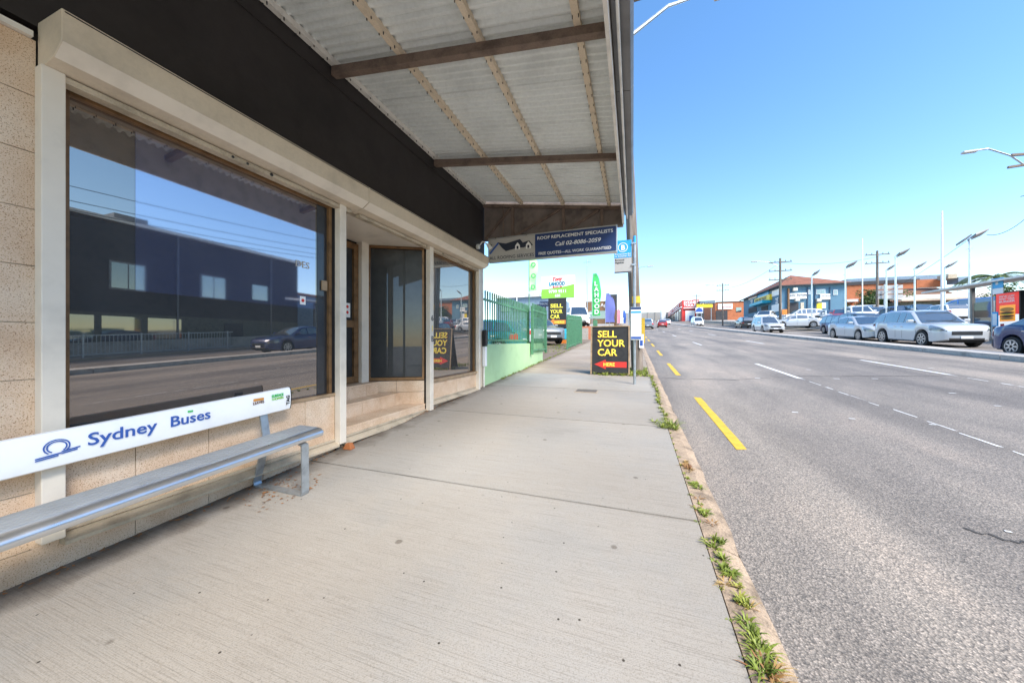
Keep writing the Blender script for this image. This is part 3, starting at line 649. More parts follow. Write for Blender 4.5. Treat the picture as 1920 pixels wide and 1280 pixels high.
for i, (u, v, r_, h_, w_) in enumerate(spots):
    d = ray(u, v); t = 2
    for _ in range(20): t = 1.3 / (-d.z + zg(d.y * t) / t)
    x, y = min(d.x * t, .46), d.y * t
    q = random.Random(i * 7 + 1); m_ = MB(); k_n = 4 + i % 3 if i < 7 else 9
    for j in range(k_n):
        oy = q.gauss(0, .06 if i < 7 else .13); ox = q.gauss(0, .012 if i < 7 else .10)
        tuft(min(x + ox, .52) - (.0 if i < 7 else .03), y + oy, r_ * q.uniform(.3, .8), h_ * q.uniform(.2, .6), q.randint(16, 40), seed=i * 31 + j, mb=m_)
    wt = tag(m_.build('weed_tuft', M['grass_dry' if w_ == 'reddish' else 'grass']), '%s weed tuft growing in the kerb joint' % w_, 'weed', 'weeds in the kerb joint')
    if i in (0, 2, 4, 6):
        m2 = MB()
        for j in range(3): tuft(min(x + q.gauss(0, .02), .5), y + q.gauss(0, .08), r_ * .8, h_ * .3, 10, seed=i * 77 + j, mb=m2)
        db = m2.build('dead_blades', M['grass_dry'], wt); db['kind'] = 'stuff'
m_ = MB(); q = random.Random(8)
for i in range(26): tuft(.40 + q.uniform(-.02, .03), 4.9 + i * .155 + q.uniform(-.05, .05), .06, q.uniform(.02, .07), 26, seed=i + 50, mb=m_)
for i in range(24): tuft(.41, .4 + i * .19, .03, .018, 8, seed=i + 150, mb=m_)
o = m_.build('kerb_grass', M['grass']); o['kind'] = 'stuff'; o['label'] = 'thin grass growing along the kerb joint'
m_ = MB()
for i in range(420):
    x, y = q.uniform(-1.05, .36), q.uniform(8.72, 10.2)
    if x < -.8 and q.random() < .6: continue
    tuft(x, y, .07, q.uniform(.03, .09), 9, seed=i + 300, mb=m_)
o = m_.build('verge_grass', M['grass']); o['kind'] = 'stuff'; o['label'] = 'green grass on the verge round the folding sign'
m_ = MB()
for i in range(120): tuft(q.uniform(-3.0, -2.93), q.uniform(7.6, 17), .05, q.uniform(.02, .07), 8, seed=i + 900, mb=m_)
for i in range(160): tuft(q.uniform(-4.6, -3.2), q.uniform(14.6, 21), .09, q.uniform(.03, .09), 8, seed=i + 1200, mb=m_)
o = m_.build('wall_grass', M['grass']); o['kind'] = 'stuff'; o['label'] = 'weedy grass along the foot of the green wall and gate'
m_ = MB()
for i in range(700):
    y = q.uniform(-.3, 6.4); x = -2.985 + abs(q.gauss(0, .035)) if q.random() < .8 else q.uniform(-2.9, -2.45)
    if x > -2.9: y = q.gauss(1.95, .12)
    s_ = q.uniform(.005, .016); a = q.uniform(0, 6.3); z = zg(y) + .003
    m_.add([(x + math.cos(a + k_) * s_ * f_, y + math.sin(a + k_) * s_ * f_, z + q.uniform(0, .008)) for k_, f_ in ((0, 1.3), (1.57, .5), (3.14, 1.2), (4.71, .5))], [(0, 1, 2, 3)])
o = m_.build('leaf_litter', M['leaf_litter']); o['kind'] = 'stuff'; o['label'] = 'dry brown leaf crumbs along the foot of the shopfront'
gr = thing('pit_cover', 'square metal service pit cover set in the footpath', 'cover', (-1.0, 6.2, zg(6.2)))
d = ray(1100, 731); t = 1.3 / (-d.z + .056); gr.location = (d.x * t, d.y * t, zg(d.y * t) + .002)
MB().box(-.21, .21, -.17, .17, -.05, .004).build('frame', M['footpath_old'], gr); MB().box(-.19, .19, -.15, .15, .004, .007).build('lid', M['grate'], gr)
o = tag(MB().hexa([(-.05, -.04, 0), (.06, -.03, 0), (.05, .05, 0), (-.06, .04, 0), (-.03, -.02, .06), (.03, -.02, .075), (.03, .03, .07), (-.03, .02, .065)]).build('rusty_bracket', M['rust'], None, bevel=.01), 'rusty brown bracket on the ground by the shutter post', 'bracket'); o.location = (-2.87, 2.86, zg(2.86))

# ------------------------------------------------------------------ green wall, palisade fence, gates
gw = MB().hexa([(-3.2, 6.66, -.2), (-3.0, 6.66, -.2), (-3.0, 11.7, zg(11.7) - .3), (-3.2, 11.7, zg(11.7) - .3), (-3.2, 6.66, 1.24), (-3.0, 6.66, 1.24), (-3.0, 11.7, 1.24), (-3.2, 11.7, 1.24)]).build('low_wall', M['green_wall'])
tag(gw, 'low pale green rendered wall next to the shop', 'wall')
def palisade(name, label, x0, y0, x1, y1, zb0, zb1, h, posts):
    t_ = thing(name, label, 'fence' if 'fence' in name else 'gate', (x0, y0, zb0))
    L = math.hypot(x1 - x0, y1 - y0); n = int(L / .135); me = None
    r1 = MB(); 
    for f_ in (.08, h - .22): r1.bar((0, 0, f_), (x1 - x0, y1 - y0, f_ + zb1 - zb0), .03, .045)
    r1.build('rail', M['green_fence'], t_)
    for i in range(n):
        s_ = (i + .5) / n; p = ((x1 - x0) * s_, (y1 - y0) * s_, (zb1 - zb0) * s_)
        if me is None:
            k_ = MB().hexa([(-.010, -.010, 0), (.010, -.010, 0), (.010, .010, 0), (-.010, .010, 0), (-.014, -.014, h - .03), (.014, -.014, h - .03), (.014, .014, h - .03), (-.014, .014, h - .03)]); k_.add([(-.014, -.014, h - .03), (.014, -.014, h - .03), (.014, .014, h - .03), (-.014, .014, h - .03), (0, 0, h)], [(0, 1, 4), (1, 2, 4), (2, 3, 4), (3, 0, 4)])
            o_ = k_.build('picket', M['green_fence'], t_); me = o_.data
        else:
            o_ = bpy.data.objects.new('picket', me); C.objects.link(o_); o_.parent = t_
        o_.location = p
    for s_ in posts:
        MB().box((x1 - x0) * s_ - .035, (x1 - x0) * s_ + .035, (y1 - y0) * s_ - .035, (y1 - y0) * s_ + .035, -.05 + (zb1 - zb0) * s_, h - .1 + (zb1 - zb0) * s_).build('post', M['green_fence'], t_)
    return t_
palisade('palisade_fence', 'green steel palisade fence standing on the low green wall', -3.1, 6.75, -3.1, 10.3, 1.25, 1.25, 1.2, (.0, .99))
p0, p1 = at_x(983, 660, -2.97), at_x(1018, 660, -2.97)
palisade('palisade_gate', 'green steel palisade gate swung open against the low green wall', -2.94, 10.15, -2.94, 11.9, .95, .95, 1.55, (0, 1))
palisade('boundary_gate', 'tall green steel gate leaf beyond the driveway by the footpath', -3.1, 17, -3.1, 22, zg(17) + .05, zg(22) + .05, 1.7, (0, .5, 1))
palisade('boundary_fence', 'short green steel fence panel beside the green feather flag', -3.1, 29, -3.1, 32, zg(29) + .05, zg(32) + .05, 1.5, (0, 1))

# ------------------------------------------------------------------ cars
def lerp(pts, x):
    if x <= pts[0][0]: return pts[0][1]
    for (a, za_), (b, zb_) in zip(pts, pts[1:]):
        if x <= b:
            t = (x - a) / (b - a); t = t * t * (3 - 2 * t) * .4 + t * .6; return za_ + (zb_ - za_) * t
    return pts[-1][1]
CAR = dict(
 sedan=dict(L=4.7, W=1.8, deck=[(-2.35, .62), (-2.28, .95), (-1.65, 1.02), (.95, .97), (1.75, .90), (2.18, .80), (2.32, .70), (2.35, .60)], roof=[(-1.85, 1.0), (-1.0, 1.38), (-.3, 1.46), (.2, 1.42), (1.1, .96)], wb=(-1.38, 1.36), r=.32, pil=(-.95, .02), cl=.19),
 suv=dict(L=4.5, W=1.84, deck=[(-2.25, .75), (-2.2, 1.05), (-1.6, 1.10), (.9, 1.06), (1.7, 1.02), (2.08, .95), (2.21, .84), (2.25, .72)], roof=[(-2.22, 1.07), (-1.85, 1.58), (-1.0, 1.69), (-.1, 1.68), (.25, 1.63), (1.1, 1.05)], wb=(-1.33, 1.33), r=.36, pil=(-1.35, -.35, .1), cl=.23),
 wagon=dict(L=4.6, W=1.74, deck=[(-2.3, .62), (-2.26, .95), (.95, .95), (1.9, .92), (2.2, .86), (2.3, .70)], roof=[(-2.22, .96), (-1.9, 1.55), (-1.0, 1.62), (.15, 1.60), (.95, .95)], wb=(-1.3, 1.35), r=.33, pil=(-1.2, -.35, .05), cl=.22),
 hatch=dict(L=4.0, W=1.72, deck=[(-2.0, .6), (-1.95, .95), (.85, .98), (1.55, .90), (1.87, .80), (2.0, .62)], roof=[(-1.9, .97), (-1.45, 1.42), (-.5, 1.5), (.15, 1.46), (1.0, .97)], wb=(-1.22, 1.2), r=.31, pil=(-.9, 0), cl=.18),
 ute=dict(L=5.1, W=1.85, deck=[(-2.55, .8), (-2.53, 1.08), (-.75, 1.1), (1.0, 1.1), (1.9, 1.06), (2.42, .98), (2.55, .78)], roof=[(-.95, 1.1), (-.7, 1.68), (.1, 1.76), (.45, 1.7), (1.15, 1.1)], wb=(-1.5, 1.5), r=.38, pil=(-.05,), cl=.28),
 van=dict(L=4.9, W=1.9, deck=[(-2.45, .7), (-2.42, 1.1), (1.3, 1.12), (1.9, 1.02), (2.3, .86), (2.45, .55)], roof=[(-2.43, 1.12), (-2.3, 1.85), (-1.0, 1.97), (.6, 1.93), (.9, 1.82), (1.95, 1.02)], wb=(-1.5, 1.55), r=.34, pil=(-1.3, -.1, .7), cl=.2))
def make_car(kind, paint, label, loc, rz, group=None, name='parked_car', pitch=True):
    c = CAR[kind]; L, W = c['L'], c['W'] / 2; dk, rf = c['deck'], c['roof']; Rw = c['r']; car = thing(name, label, 'car', loc, rz, group)
    if kind == 'van': car['category'] = 'van'
    if kind == 'ute': car['category'] = 'ute'
    n = 64; b = MB(); rings = []
    H = max(z for _, z in rf)
    for i in range(n + 1):
        x = -L / 2 + L * i / n; e = abs(x) / (L / 2)
        w = W * (1 - .33 * max(0, (e - .78) / .22) ** 2.4); zt = lerp(dk, x); zb = c['cl'] + .1 * max(0, (e - .85) / .15)
        inarch = False
        for xw in c['wb']:
            dd = (Rw + .06) ** 2 - (x - xw) ** 2
            if dd > 0: zb = max(zb, Rw + math.sqrt(dd))
        zb = min(zb, zt - .06); mid = zb + (zt - zb) * .55
        half = [(w * .86, zb), (w * .985, zb + .03), (w, mid), (w * .985, zt - .10 * (zt - zb)), (w * .93, zt - .015), (w * .6, zt + .015)]
        rings.append([(x, -y_, z) for y_, z in half] + [(x, 0, zt + .022)] + [(x, y_, z) for y_, z in half[::-1]])
    k = len(rings[0]); vs = [p for r_ in rings for p in r_]
    fs = [(i * k + j, i * k + j + 1, (i + 1) * k + j + 1, (i + 1) * k + j) for i in range(n) for j in range(k - 1)] + [tuple(range(k)), tuple(range(n * k, n * k + k))[::-1]]
    body = b.add(vs, fs).build('body', M['car_' + paint], car, True)
    MB().box(-L / 2 + .25, L / 2 - .3, -W * .80, W * .80, c['cl'] - .02, .62).build('underbody', M['plastic_dark'], car)
    # greenhouse
    x0, x1 = rf[0][0], rf[-1][0]; nb = 40; b = MB(); rings = []
    def belt(x): return lerp(dk, x) - .01
    def hw(x, z): return W * .93 + (W * .70 - W * .93) * max(0, (z - belt(x))) / (H - .95)
    for i in range(nb + 1):
        x = x0 + (x1 - x0) * i / nb; zr = max(lerp(rf, x), belt(x) + .01); zs = max(belt(x) + .005, zr - .06)
        half = [(hw(x, belt(x)), belt(x) - .03), (hw(x, zs), zs), (hw(x, zs) - .07, zr - .006)]
        rings.append([(x, -y_, z) for y_, z in half] + [(x, 0, zr + .02)] + [(x, y_, z) for y_, z in half[::-1]])
    k = 7; vs = [p for r_ in rings for p in r_]
    gh = b.add(vs, [(i * k + j, i * k + j + 1, (i + 1) * k + j + 1, (i + 1) * k + j) for i in range(nb) for j in range(k - 1)] + [tuple(range(k)), tuple(range(nb * k, nb * k + k))[::-1]]).build('cabin', M['car_' + paint], car, True)
    xs = [x0 + .06] + list(c['pil']) + [x1 - .04]
    for a, d in zip(xs, xs[1:]):
        for s_ in (-1, 1):
            g_ = MB(); vs = []
            N = 10
            for i in range(N + 1):
                x = a + .035 + (d - a - .07) * i / N; zb_ = belt(x) + .035; zt_ = max(zb_ + .004, lerp(rf, x) - .085)
                vs += [(x, s_ * (hw(x, zb_) + .007), zb_), (x, s_ * (hw(x, zt_) + .007), zt_)]
            g_.add(vs, [(2 * i, 2 * i + 1, 2 * i + 3, 2 * i + 2) for i in range(N)]).build('side_window', M['car_glass'], gh)
    def surf(x, z):
        e = abs(x) / (L / 2); w = W * (1 - .33 * max(0, (e - .78) / .22) ** 2.4); zt = lerp(dk, x); zb = c['cl'] + .1 * max(0, (e - .85) / .15); mid = zb + (zt - zb) * .55
        pr_ = [(zb + .03, w * .985), (mid, w), (zt - .10 * (zt - zb), w * .985), (zt - .015, w * .93)]
        if z <= pr_[0][0]: return pr_[0][1]
        for (za1, wa), (zb1, wb1) in zip(pr_, pr_[1:]):
            if z <= zb1: return wa + (wb1 - wa) * (z - za1) / max(1e-6, zb1 - za1)
        return pr_[-1][1]
    def screen(xa, xb, name):
        g_ = MB(); vs = []; N = 6
        for i in range(N + 1):
            x = xa + (xb - xa) * i / N; z = lerp(rf, x); y_ = max(.1, hw(x, z - .05) - .13)
            vs += [(x, -y_, z + .012), (x, 0, z + .034), (x, y_, z + .012)]
        g_.add(vs, [(3 * i + q_, 3 * i + q_ + 1, 3 * i + q_ + 4, 3 * i + q_ + 3) for i in range(N) for q_ in (0, 1)]).build(name, M['car_glass'], gh, True)
    screen(rf[-2][0] + .06, rf[-1][0] - .04, 'windscreen')
    screen(rf[0][0] + .05, rf[1][0] - .03, 'rear_window')
    for xw in c['wb']:
        for s_ in (-1, 1):
            yw = s_ * (W - .11); wheel = MB().cyl((xw, yw - .1, Rw), (xw, yw + .1, Rw), Rw, n=24).build('wheel', M['tyre'], car, True)
            MB().cyl((xw, yw + s_ * .09, Rw), (xw, yw + s_ * .104, Rw), Rw * .66, n=20).build('rim_dish', M['plastic_dark'], wheel)
            sp_ = MB()
            for q_ in range(7):
                a = 2 * math.pi * q_ / 7; sp_.bar((xw, yw + s_ * .106, Rw), (xw + math.cos(a) * Rw * .66, yw + s_ * .106, Rw + math.sin(a) * Rw * .66), .055, .012, up=(0, 1, 0))
            for q_ in range(20):
                a, d = 2 * math.pi * q_ / 20, 2 * math.pi * (q_ + 1) / 20
                sp_.bar((xw + math.cos(a) * Rw * .66, yw + s_ * .106, Rw + math.sin(a) * Rw * .66), (xw + math.cos(d) * Rw * .66, yw + s_ * .106, Rw + math.sin(d) * Rw * .66), .03, .012, up=(0, 1, 0))
            sp_.build('rim', M['rim'], wheel)
    zf = lerp(dk, L / 2 - .06); zr_ = lerp(dk, -L / 2 + .07)
    for s_ in (-1, 1):
        def patch(xa, xb, zlo, zhi, mat, name, d=.010, N=8):
            g_ = MB(); vs = []
            for i in range(N + 1):
                x = xa + (xb - xa) * i / N; zl, zh = zlo(x), zhi(x); zm2 = (zl + zh) / 2
                vs += [(x, s_ * (surf(x, z) + d), z) for z in (zl, zm2, zh)]
            g_.add(vs, [(3 * i + q_, 3 * i + q_ + 1, 3 * i + q_ + 4, 3 * i + q_ + 3) for i in range(N) for q_ in (0, 1)]).build(name, M[mat], car, True)
        patch(L / 2 - .52, L / 2 - .012, lambda x: lerp(dk, L / 2 - .3) - .24 + .10 * max(0, (L / 2 - .25 - x)), lambda x: lerp(dk, x) - .05, 'lamp_clear', 'headlight')
        patch(-L / 2 + .012, -L / 2 + .30, lambda x: zr_ - .30, lambda x: lerp(dk, x) - .05, 'lamp_red', 'tail_light')
        for xp in list(c['pil'][-2:]) + [x1 - .12]:
            patch(xp - .007, xp + .007, lambda x: c['cl'] + .12, lambda x: lerp(dk, x) - .03, 'plastic_dark', 'door_seam', .003, 1)
        xm = x1 - .42; zm = belt(xm) + .06
        MB().box(xm - .05, xm + .09, min(s_ * W * .94, s_ * (W + .16)), max(s_ * W * .94, s_ * (W + .16)), zm, zm + .12).build('door_mirror', M['car_' + paint], car, bevel=.02)
        for xp in c['pil'][-2:]:
            MB().box(xp - .12, xp + .03, min(s_ * W * 1.0, s_ * (W * 1.0 + .012)), max(s_ * W * 1.0, s_ * (W * 1.0 + .012)), belt(xp) - .17, belt(xp) - .145).build('door_handle', M['chrome'], car)
        MB().box(c['wb'][0] + Rw + .08, c['wb'][1] - Rw - .08, s_ * W * .95 - .02, s_ * W * .95 + .02, c['cl'] - .03, c['cl'] + .06).build('side_skirt', M['plastic_dark'], car)
    zf = dk[-1][1]; MB().box(L / 2 - .10, L / 2 + .012, -W * .52, W * .52, zf - .17, zf - .005).build('grille', M['plastic_dark'], car, bevel=.01)
    for z in (zf - .14, zf - .09, zf - .04): MB().box(L / 2 - .08, L / 2 + .02, -W * .45, W * .45, z - .006, z + .006).build('grille_bar', M['chrome'], car)
    MB().box(L / 2 - .12, L / 2 + .010, -W * .60, W * .60, c['cl'] + .10, c['cl'] + .19).build('lower_grille', M['plastic_dark'], car, bevel=.01)
    MB().box(L / 2 + .011, L / 2 + .022, -.19, .19, c['cl'] + .17, c['cl'] + .28).build('number_plate', M['white'], car)
    MB().box(-L / 2 - .014, -L / 2 + .02, -.19, .19, .58, .69).build('number_plate', M['white'], car)
    MB().box(-L / 2 - .008, -L / 2 + .1, -W * .75, W * .75, c['cl'] + .08, c['cl'] + .24).build('rear_bumper', M['plastic_dark'], car)
    return car
FRONT, AWAY = R(-90), R(90)
def on_road(x, y): return (x, y, zg(y) + ROAD)
def slope_car(c, y): c.rotation_euler = (0, -math.atan(.052 + .00012 * y) * (1 if c.rotation_euler.z > 0 else -1), c.rotation_euler.z)
def road_car(kind, paint, label, x, y, rz, **k):
    c = make_car(kind, paint, label, on_road(x, y), rz, **k); s = -math.atan(.052 + .00012 * y) if rz > 0 else math.atan(.052 + .00012 * y)
    c.rotation_euler = (0, s, rz); return c
road_car('suv', 'silver', 'silver crossover between the dark navy car and silver sedan', 13.5, 22.6, FRONT, name='car')
road_car('sedan', 'silver', 'silver sedan right behind the silver crossover', 13.5, 27.4, FRONT, name='car')
road_car('sedan', 'navy', 'dark navy car at the head of the queue opposite the bus shelter', 12.9, 15.1, FRONT, name='car')
road_car('wagon', 'navy', 'navy blue four wheel drive wagon in the far lane', 16.9, 36.8, FRONT, name='car')
road_car('suv', 'dark', 'dark grey wagon between the navy wagon and silver sedan', 15.4, 31.2, FRONT, name='car')
road_car('wagon', 'silver', 'silver wagon driving beside the median ahead of the black wagon', 13.2, 42.5, FRONT, name='car')
road_car('suv', 'dark', 'black wagon stopped in the far lane near the brick shop', 16.3, 62, AWAY, name='car')
road_car('ute', 'grey', 'grey ute driving away uphill in the kerb lane', 2.3, 63, AWAY, name='car')
road_car('hatch', 'red', 'red hatchback driving away uphill in the middle lane', 5.4, 74, AWAY, name='car')
road_car('van', 'white', 'white van coming downhill past the red building', 12.9, 82, FRONT, name='car')
road_car('hatch', 'white', 'white hatchback far uphill between the red car and white van', 9.0, 105, AWAY, name='car')
yd = 'cars parked in the sales yard across the road'
def yard(kind, paint, label, u, y, rz, z=.75):
    p = at_y(u, 600, y); return make_car(kind, paint, label, (p.x, y, zg(y) + z), rz, group=yd)
yard('suv', 'white', 'white crossover parked in front of the blue building entrance', 1500, 52, R(180)); yard('sedan', 'silver', 'silver sedan parked low beside the power pole in the yard', 1490, 46.5, R(175), .25)
yard('suv', 'white', 'white four wheel drive parked by the blue shopfront awning', 1435, 56, R(-120)); yard('hatch', 'white', 'white hatchback parked behind the navy wagon', 1560, 50, R(-100))
yard('sedan', 'grey', 'grey sedan parked by the right end of the blue building', 1545, 57, R(180)); yard('hatch', 'red', 'dark red hatchback parked among white cars', 1578, 47, R(-110))
yard('van', 'white', 'white van parked before the orange brick wall', 1605, 53, R(180)); yard('suv', 'silver', 'silver crossover parked under the yard billboard', 1640, 50, R(-95))
yard('suv', 'white', 'white crossover parked beside the tall flagpole', 1610, 45, R(-100)); yard('wagon', 'blue', 'blue wagon parked below the yard billboard frame', 1690, 44, R(-95))
yard('suv', 'dark', 'black crossover parked behind the bus shelter', 1725, 43, R(-90)); yard('hatch', 'white', 'white hatchback with red tail light behind the bus shelter', 1765, 40, R(90))
yard('van', 'blue', 'bright blue van parked behind the bus shelter glass', 1815, 39.5, R(160))
yl = 'cars parked in the sales yard beside the shop'
def yardl(kind, paint, label, u, y, rz, z): 
    p = at_y(u, 600, y); return make_car(kind, paint, label, (p.x, y, zg(y) + z), rz, group=yl)
yardl('van', 'white', 'white van parked on the raised yard behind the green gate', 1082, 33, R(-75), .9)
yardl('suv', 'grey', 'grey four wheel drive with white bumper facing the driveway', 1008, 21.5, R(-50), 0)
yardl('hatch', 'teal', 'teal hatchback behind the green palisade fence', 905, 13.8, R(175), 0)
yardl('sedan', 'silver', 'silver sedan parked behind the palisade gate', 950, 19.5, R(165), 0)
yardl('sedan', 'white', 'white sedan at the edge of the raised yard', 1098, 30.5, R(-80), .9) if False else None
# ------------------------------------------------------------------ left yard: signs, flags, buildings
def flat(name, u0, v0, u1, v1, y, th=.08):
    a, b = at_y(u0, v1, y), at_y(u1, v0, y); return a.x, b.x, a.z, b.z
x0, x1, z0, z1 = flat('', 1015, 515, 1077, 560, 24)
py = thing('pylon_sign', 'white and lime pylon sign over a black sell your car board', 'sign', ((x0 + x1) / 2, 24, zg(24)))
cx, gz_ = (x0 + x1) / 2, zg(24); W2 = (x1 - x0) / 2; z0 -= gz_; z1 -= gz_
pb = MB().box(-W2, W2, 0, .25, z0, z1).build('light_box', M['white'], py, bevel=.01)
zc = z0 + (z1 - z0) * .42
m_ = MB(); N = 16; pts = [(-W2 + .01, z0 + .01), (W2 - .01, z0 + .01)] + [(W2 - .01 - (2 * W2 - .02) * i / N, zc + .28 * (1 - i / N) ** 2 - .0) for i in range(N + 1)]
m_.prism([(x, -.004, z) for x, z in pts], (0, -.004, 0)).build('lime_field', M['lime'], pb)
text('9799 9511', (0, -.010, z0 + .38), .30, M['white'], '-Y', pb, align='CENTER', bold=.03, width=1.25); text('620', (0, -.010, z0 + .09), .26, M['white'], '-Y', pb, align='CENTER', bold=.03)
text('Tony', (-.05, -.010, z1 - .34), .34, M['red'], '-Y', pb, align='CENTER', bold=.05, shear=.3, rot=R(4)); text('LAHOOD', (-.05, -.010, z1 - .68), .36, M['turq'], '-Y', pb, align='CENTER', bold=.05, width=1.15)
text('LAHOOD', (-.03, -.014, z1 - .67), .34, M['sign_ink'], '-Y', pb, align='CENTER', bold=.0, width=1.08)
MB().box(-.36, .30, -.008, -.004, z1 - .86, z1 - .73).build('red_tag', M['red'], pb); text('MOTORS', (-.03, -.012, z1 - .84), .11, M['white'], '-Y', pb, align='CENTER', bold=.02)
xa, xb = at_y(1028, 600, 24).x - cx, at_y(1061, 600, 24).x - cx
bb = MB().box(xa, xb, .02, .22, -.2, z0).build('black_board', M['board_black'], py)
for s_, v in (('SELL', 577), ('YOUR', 587.5), ('CAR', 597)): text(s_, (xa + .15, .012, at_y(1030, v, 24).z - gz_), .38, M['letter_yellow'], '-Y', bb, bold=.03, width=.9 if s_ != 'CAR' else .68)
za_ = at_y(1030, 604, 24).z - gz_
MB().prism([(xa + .04, .015, za_), (xa + .42, .015, za_ + .26), (xa + .42, .015, za_ + .14), (xb - .02, .015, za_ + .14), (xb - .02, .015, za_ - .14), (xa + .42, .015, za_ - .14), (xa + .42, .015, za_ - .26)], (0, -.01, 0)).build('arrow', M['orange'], bb)
text('HERE', (xa + .45, .002, za_ - .10), .26, M['letter_yellow'], '-Y', bb, bold=.02, width=.7)
# feather flags
def feather(u, vt, vb, y, mat, pole, label, txt=None, wpx=14, ink='white', lean=0):
    a = at_y(u, vb, y); b = at_y(u, vt, y); H = b.z - a.z; w = wpx / 640 * y
    gz2 = zg(y) + (.9 if y > 27 and a.x < -3.3 else 0)
    f_ = thing('feather_flag', label, 'flag', (a.x, y, gz2)); zb = a.z - gz2; zt = b.z - gz2
    pl = [(0, 0, -.05), (0, 0, zb + H * .6), (.06 * w + lean, 0, zb + H * .9), (.55 * w + lean, 0, zt)]
    MB().tube(pl, [.03, .025, .018, .012], 6).build('pole', M[pole], f_, True)
    m_ = MB(); vs = []; N = 14
    for i in range(N + 1):
        t = i / N; z = zb + H * t; xl = .02 + (.06 * w + lean) * max(0, (t - .6) / .3) ** 1.5; xr = w * (1 - .1 * math.sin(t * 9)) * (1 if t < .8 else 1 - ((t - .8) / .2) ** 2 * .45)
        wv = .05 * math.sin(t * 7); vs += [(xl, -.01 + wv * .3, z), ((xl + xr) / 2, wv, z), (max(xr, xl + .02), -wv, z)]
    fo = m_.add(vs, [(3 * i + q_, 3 * i + q_ + 1, 3 * i + q_ + 4, 3 * i + q_ + 3) for i in range(N) for q_ in (0, 1)]).build('banner', M[mat], f_, True)
    if txt:
        for i, ch in enumerate(txt): text(ch, (w * .28, -.075, zb + H * (.84 - .80 * (i + 1) / len(txt))), w * .75, M[ink], '-Y', fo, bold=.03)
feather(1110, 513, 592, 28.5, 'flag_green', 'galv', 'bright green feather flag with white letters by the footpath', 'LAHOOD', 15)
feather(992, 468, 546, 18, 'flag_pale', 'green_fence', 'pale green feather flag rising behind the palisade fence', 'OOD', 16, 'flag_green')
feather(1135, 550, 604, 46, 'flag_purple', 'galv', 'purple feather flag nearest the green flag', None, 12); feather(1143, 557, 604, 52, 'flag_purple', 'galv', 'second purple feather flag standing farther uphill', None, 9)
feather(1157, 580, 606, 60, 'flag_pink', 'galv', 'pink feather flag beside the white billboard', None, 6); feather(1163, 580, 606, 60, 'white', 'galv', 'white feather flag between the pink and blue ones', None, 6); feather(1168, 582, 606, 60, 'ink_blue', 'galv', 'small blue feather flag beside the white one', None, 5)
def bldg(name, label, x0, x1, y0, y1, z0, z1, wall, roofmat=None, rh=0):
    t = thing(name, label, 'building', (x0, y0, zg(y0)))
    b = MB().box(0, x1 - x0, 0, y1 - y0, z0 - zg(y0), z1 - zg(y0)).build('wall', M[wall], t); return t, b
def face(t, mat, name, u0, v0, u1, v1, y, d=.05, par=None):
    """a rectangle on a wall that faces the camera, given by its outline in the photograph"""
    a, b = at_y(u0, v1, y), at_y(u1, v0, y); l = t.location
    return MB().box(a.x - l.x, b.x - l.x, y - d - l.y, y + .01 - l.y, a.z - l.z, b.z - l.z).build(name, M[mat], par or t)
def ftext(t, s_, mat, u, v, px, y, d=.06, **k):
    a = at_y(u, v, y); l = t.location; dpt = y / ray(u, v).y
    return text(s_, (a.x - l.x, y - d - .01 - l.y, a.z - l.z), px / 640 * dpt, M[mat], '-Y', t, **k)
a, b = at_y(930, 600, 36), at_y(1030, 545, 36)
t, w_ = bldg('yard_office', 'blue grey workshop with white fascia behind the palisade fence', a.x, b.x, 36, 48, zg(36), b.z, 'wall_bluegrey')
face(t, 'white', 'fascia', 925, 545, 1032, 560, 36, .3); ftext(t, 'Used Vehicles', 'sign_grey', 985, 556, 9, 36, .32)
for u in (940, 962, 984): face(t, 'car_glass', 'window', u, 567, u + 17, 584, 36, .06)
face(t, 'wall_charcoal', 'roller_door', 1003, 570, 1024, 604, 36, .06)
t = thing('parking_sign', 'navy parking sign board beside the pylon', 'sign', (at_y(1012, 570, 25).x, 25, zg(25)))
face(t, 'sign_navy', 'board', 1012, 565, 1029, 575, 25); ftext(t, 'PARKING', 'white', 1013, 572, 6, 25, width=.6); face(t, 'galv', 'post', 1019, 575, 1021, 640, 25.04)
a, b = at_y(1098, 600, 66), at_y(1160, 563, 66)
t, w_ = bldg('brown_showroom', 'brown showroom with dark sign panel behind the flags', a.x, b.x, 66, 82, zg(66), b.z, 'wall_brown'); ftext(t, 'Apex', 'white', 1126, 575, 9, 66, .1)
face(t, 'wall_charcoal', 'sign_panel', 1138, 552, 1157, 580, 66, .4); face(t, 'car_glass', 'window', 1105, 582, 1150, 598, 66, .05)
t = thing('white_billboard', 'plain white billboard on posts by the far footpath', 'billboard', (at_y(1170, 570, 64).x, 64, zg(64)))
face(t, 'white', 'panel', 1157, 557, 1184, 582, 64, .2); face(t, 'galv', 'post', 1160, 582, 1162, 610, 64); face(t, 'galv', 'post', 1178, 582, 1180, 610, 64)
def simple_pole(u, vt, y, r, label, name='light_pole', mat='galv', zoff=0, arm=0):
    b = at_y(u, vt, y); z = zg(y) + zoff; t = thing(name, label, 'pole', (b.x, y, z)); MB().cyl((0, 0, -.1), (0, 0, b.z - z), r, r * .7, 8).build('shaft', M[mat], t, True)
    if arm: MB().bar((-arm, 0, b.z - z - .3), (arm, 0, b.z - z - .3), .06, .06).build('crossbar', M[mat], t)
    return t
simple_pole(1101, 486, 34, .05, 'slim grey mast with antenna behind the pylon sign', arm=.35, zoff=.9); simple_pole(969, 532, 30, .05, 'white pole with a long crossbar over the workshop', arm=2.6, mat='white', zoff=.9)
bw = tag(MB().strip(-3.9, -3.25, 27.2, 31, 1.0, n=2, skirt=-.2).build('planter', M['brick_orange']), 'low brown brick planter wall at the raised yard edge', 'planter')
t = thing('blue_bin', 'blue tank on an orange base beside the pylon', 'bin', (at_y(1054, 640, 22).x, 22, zg(22)))
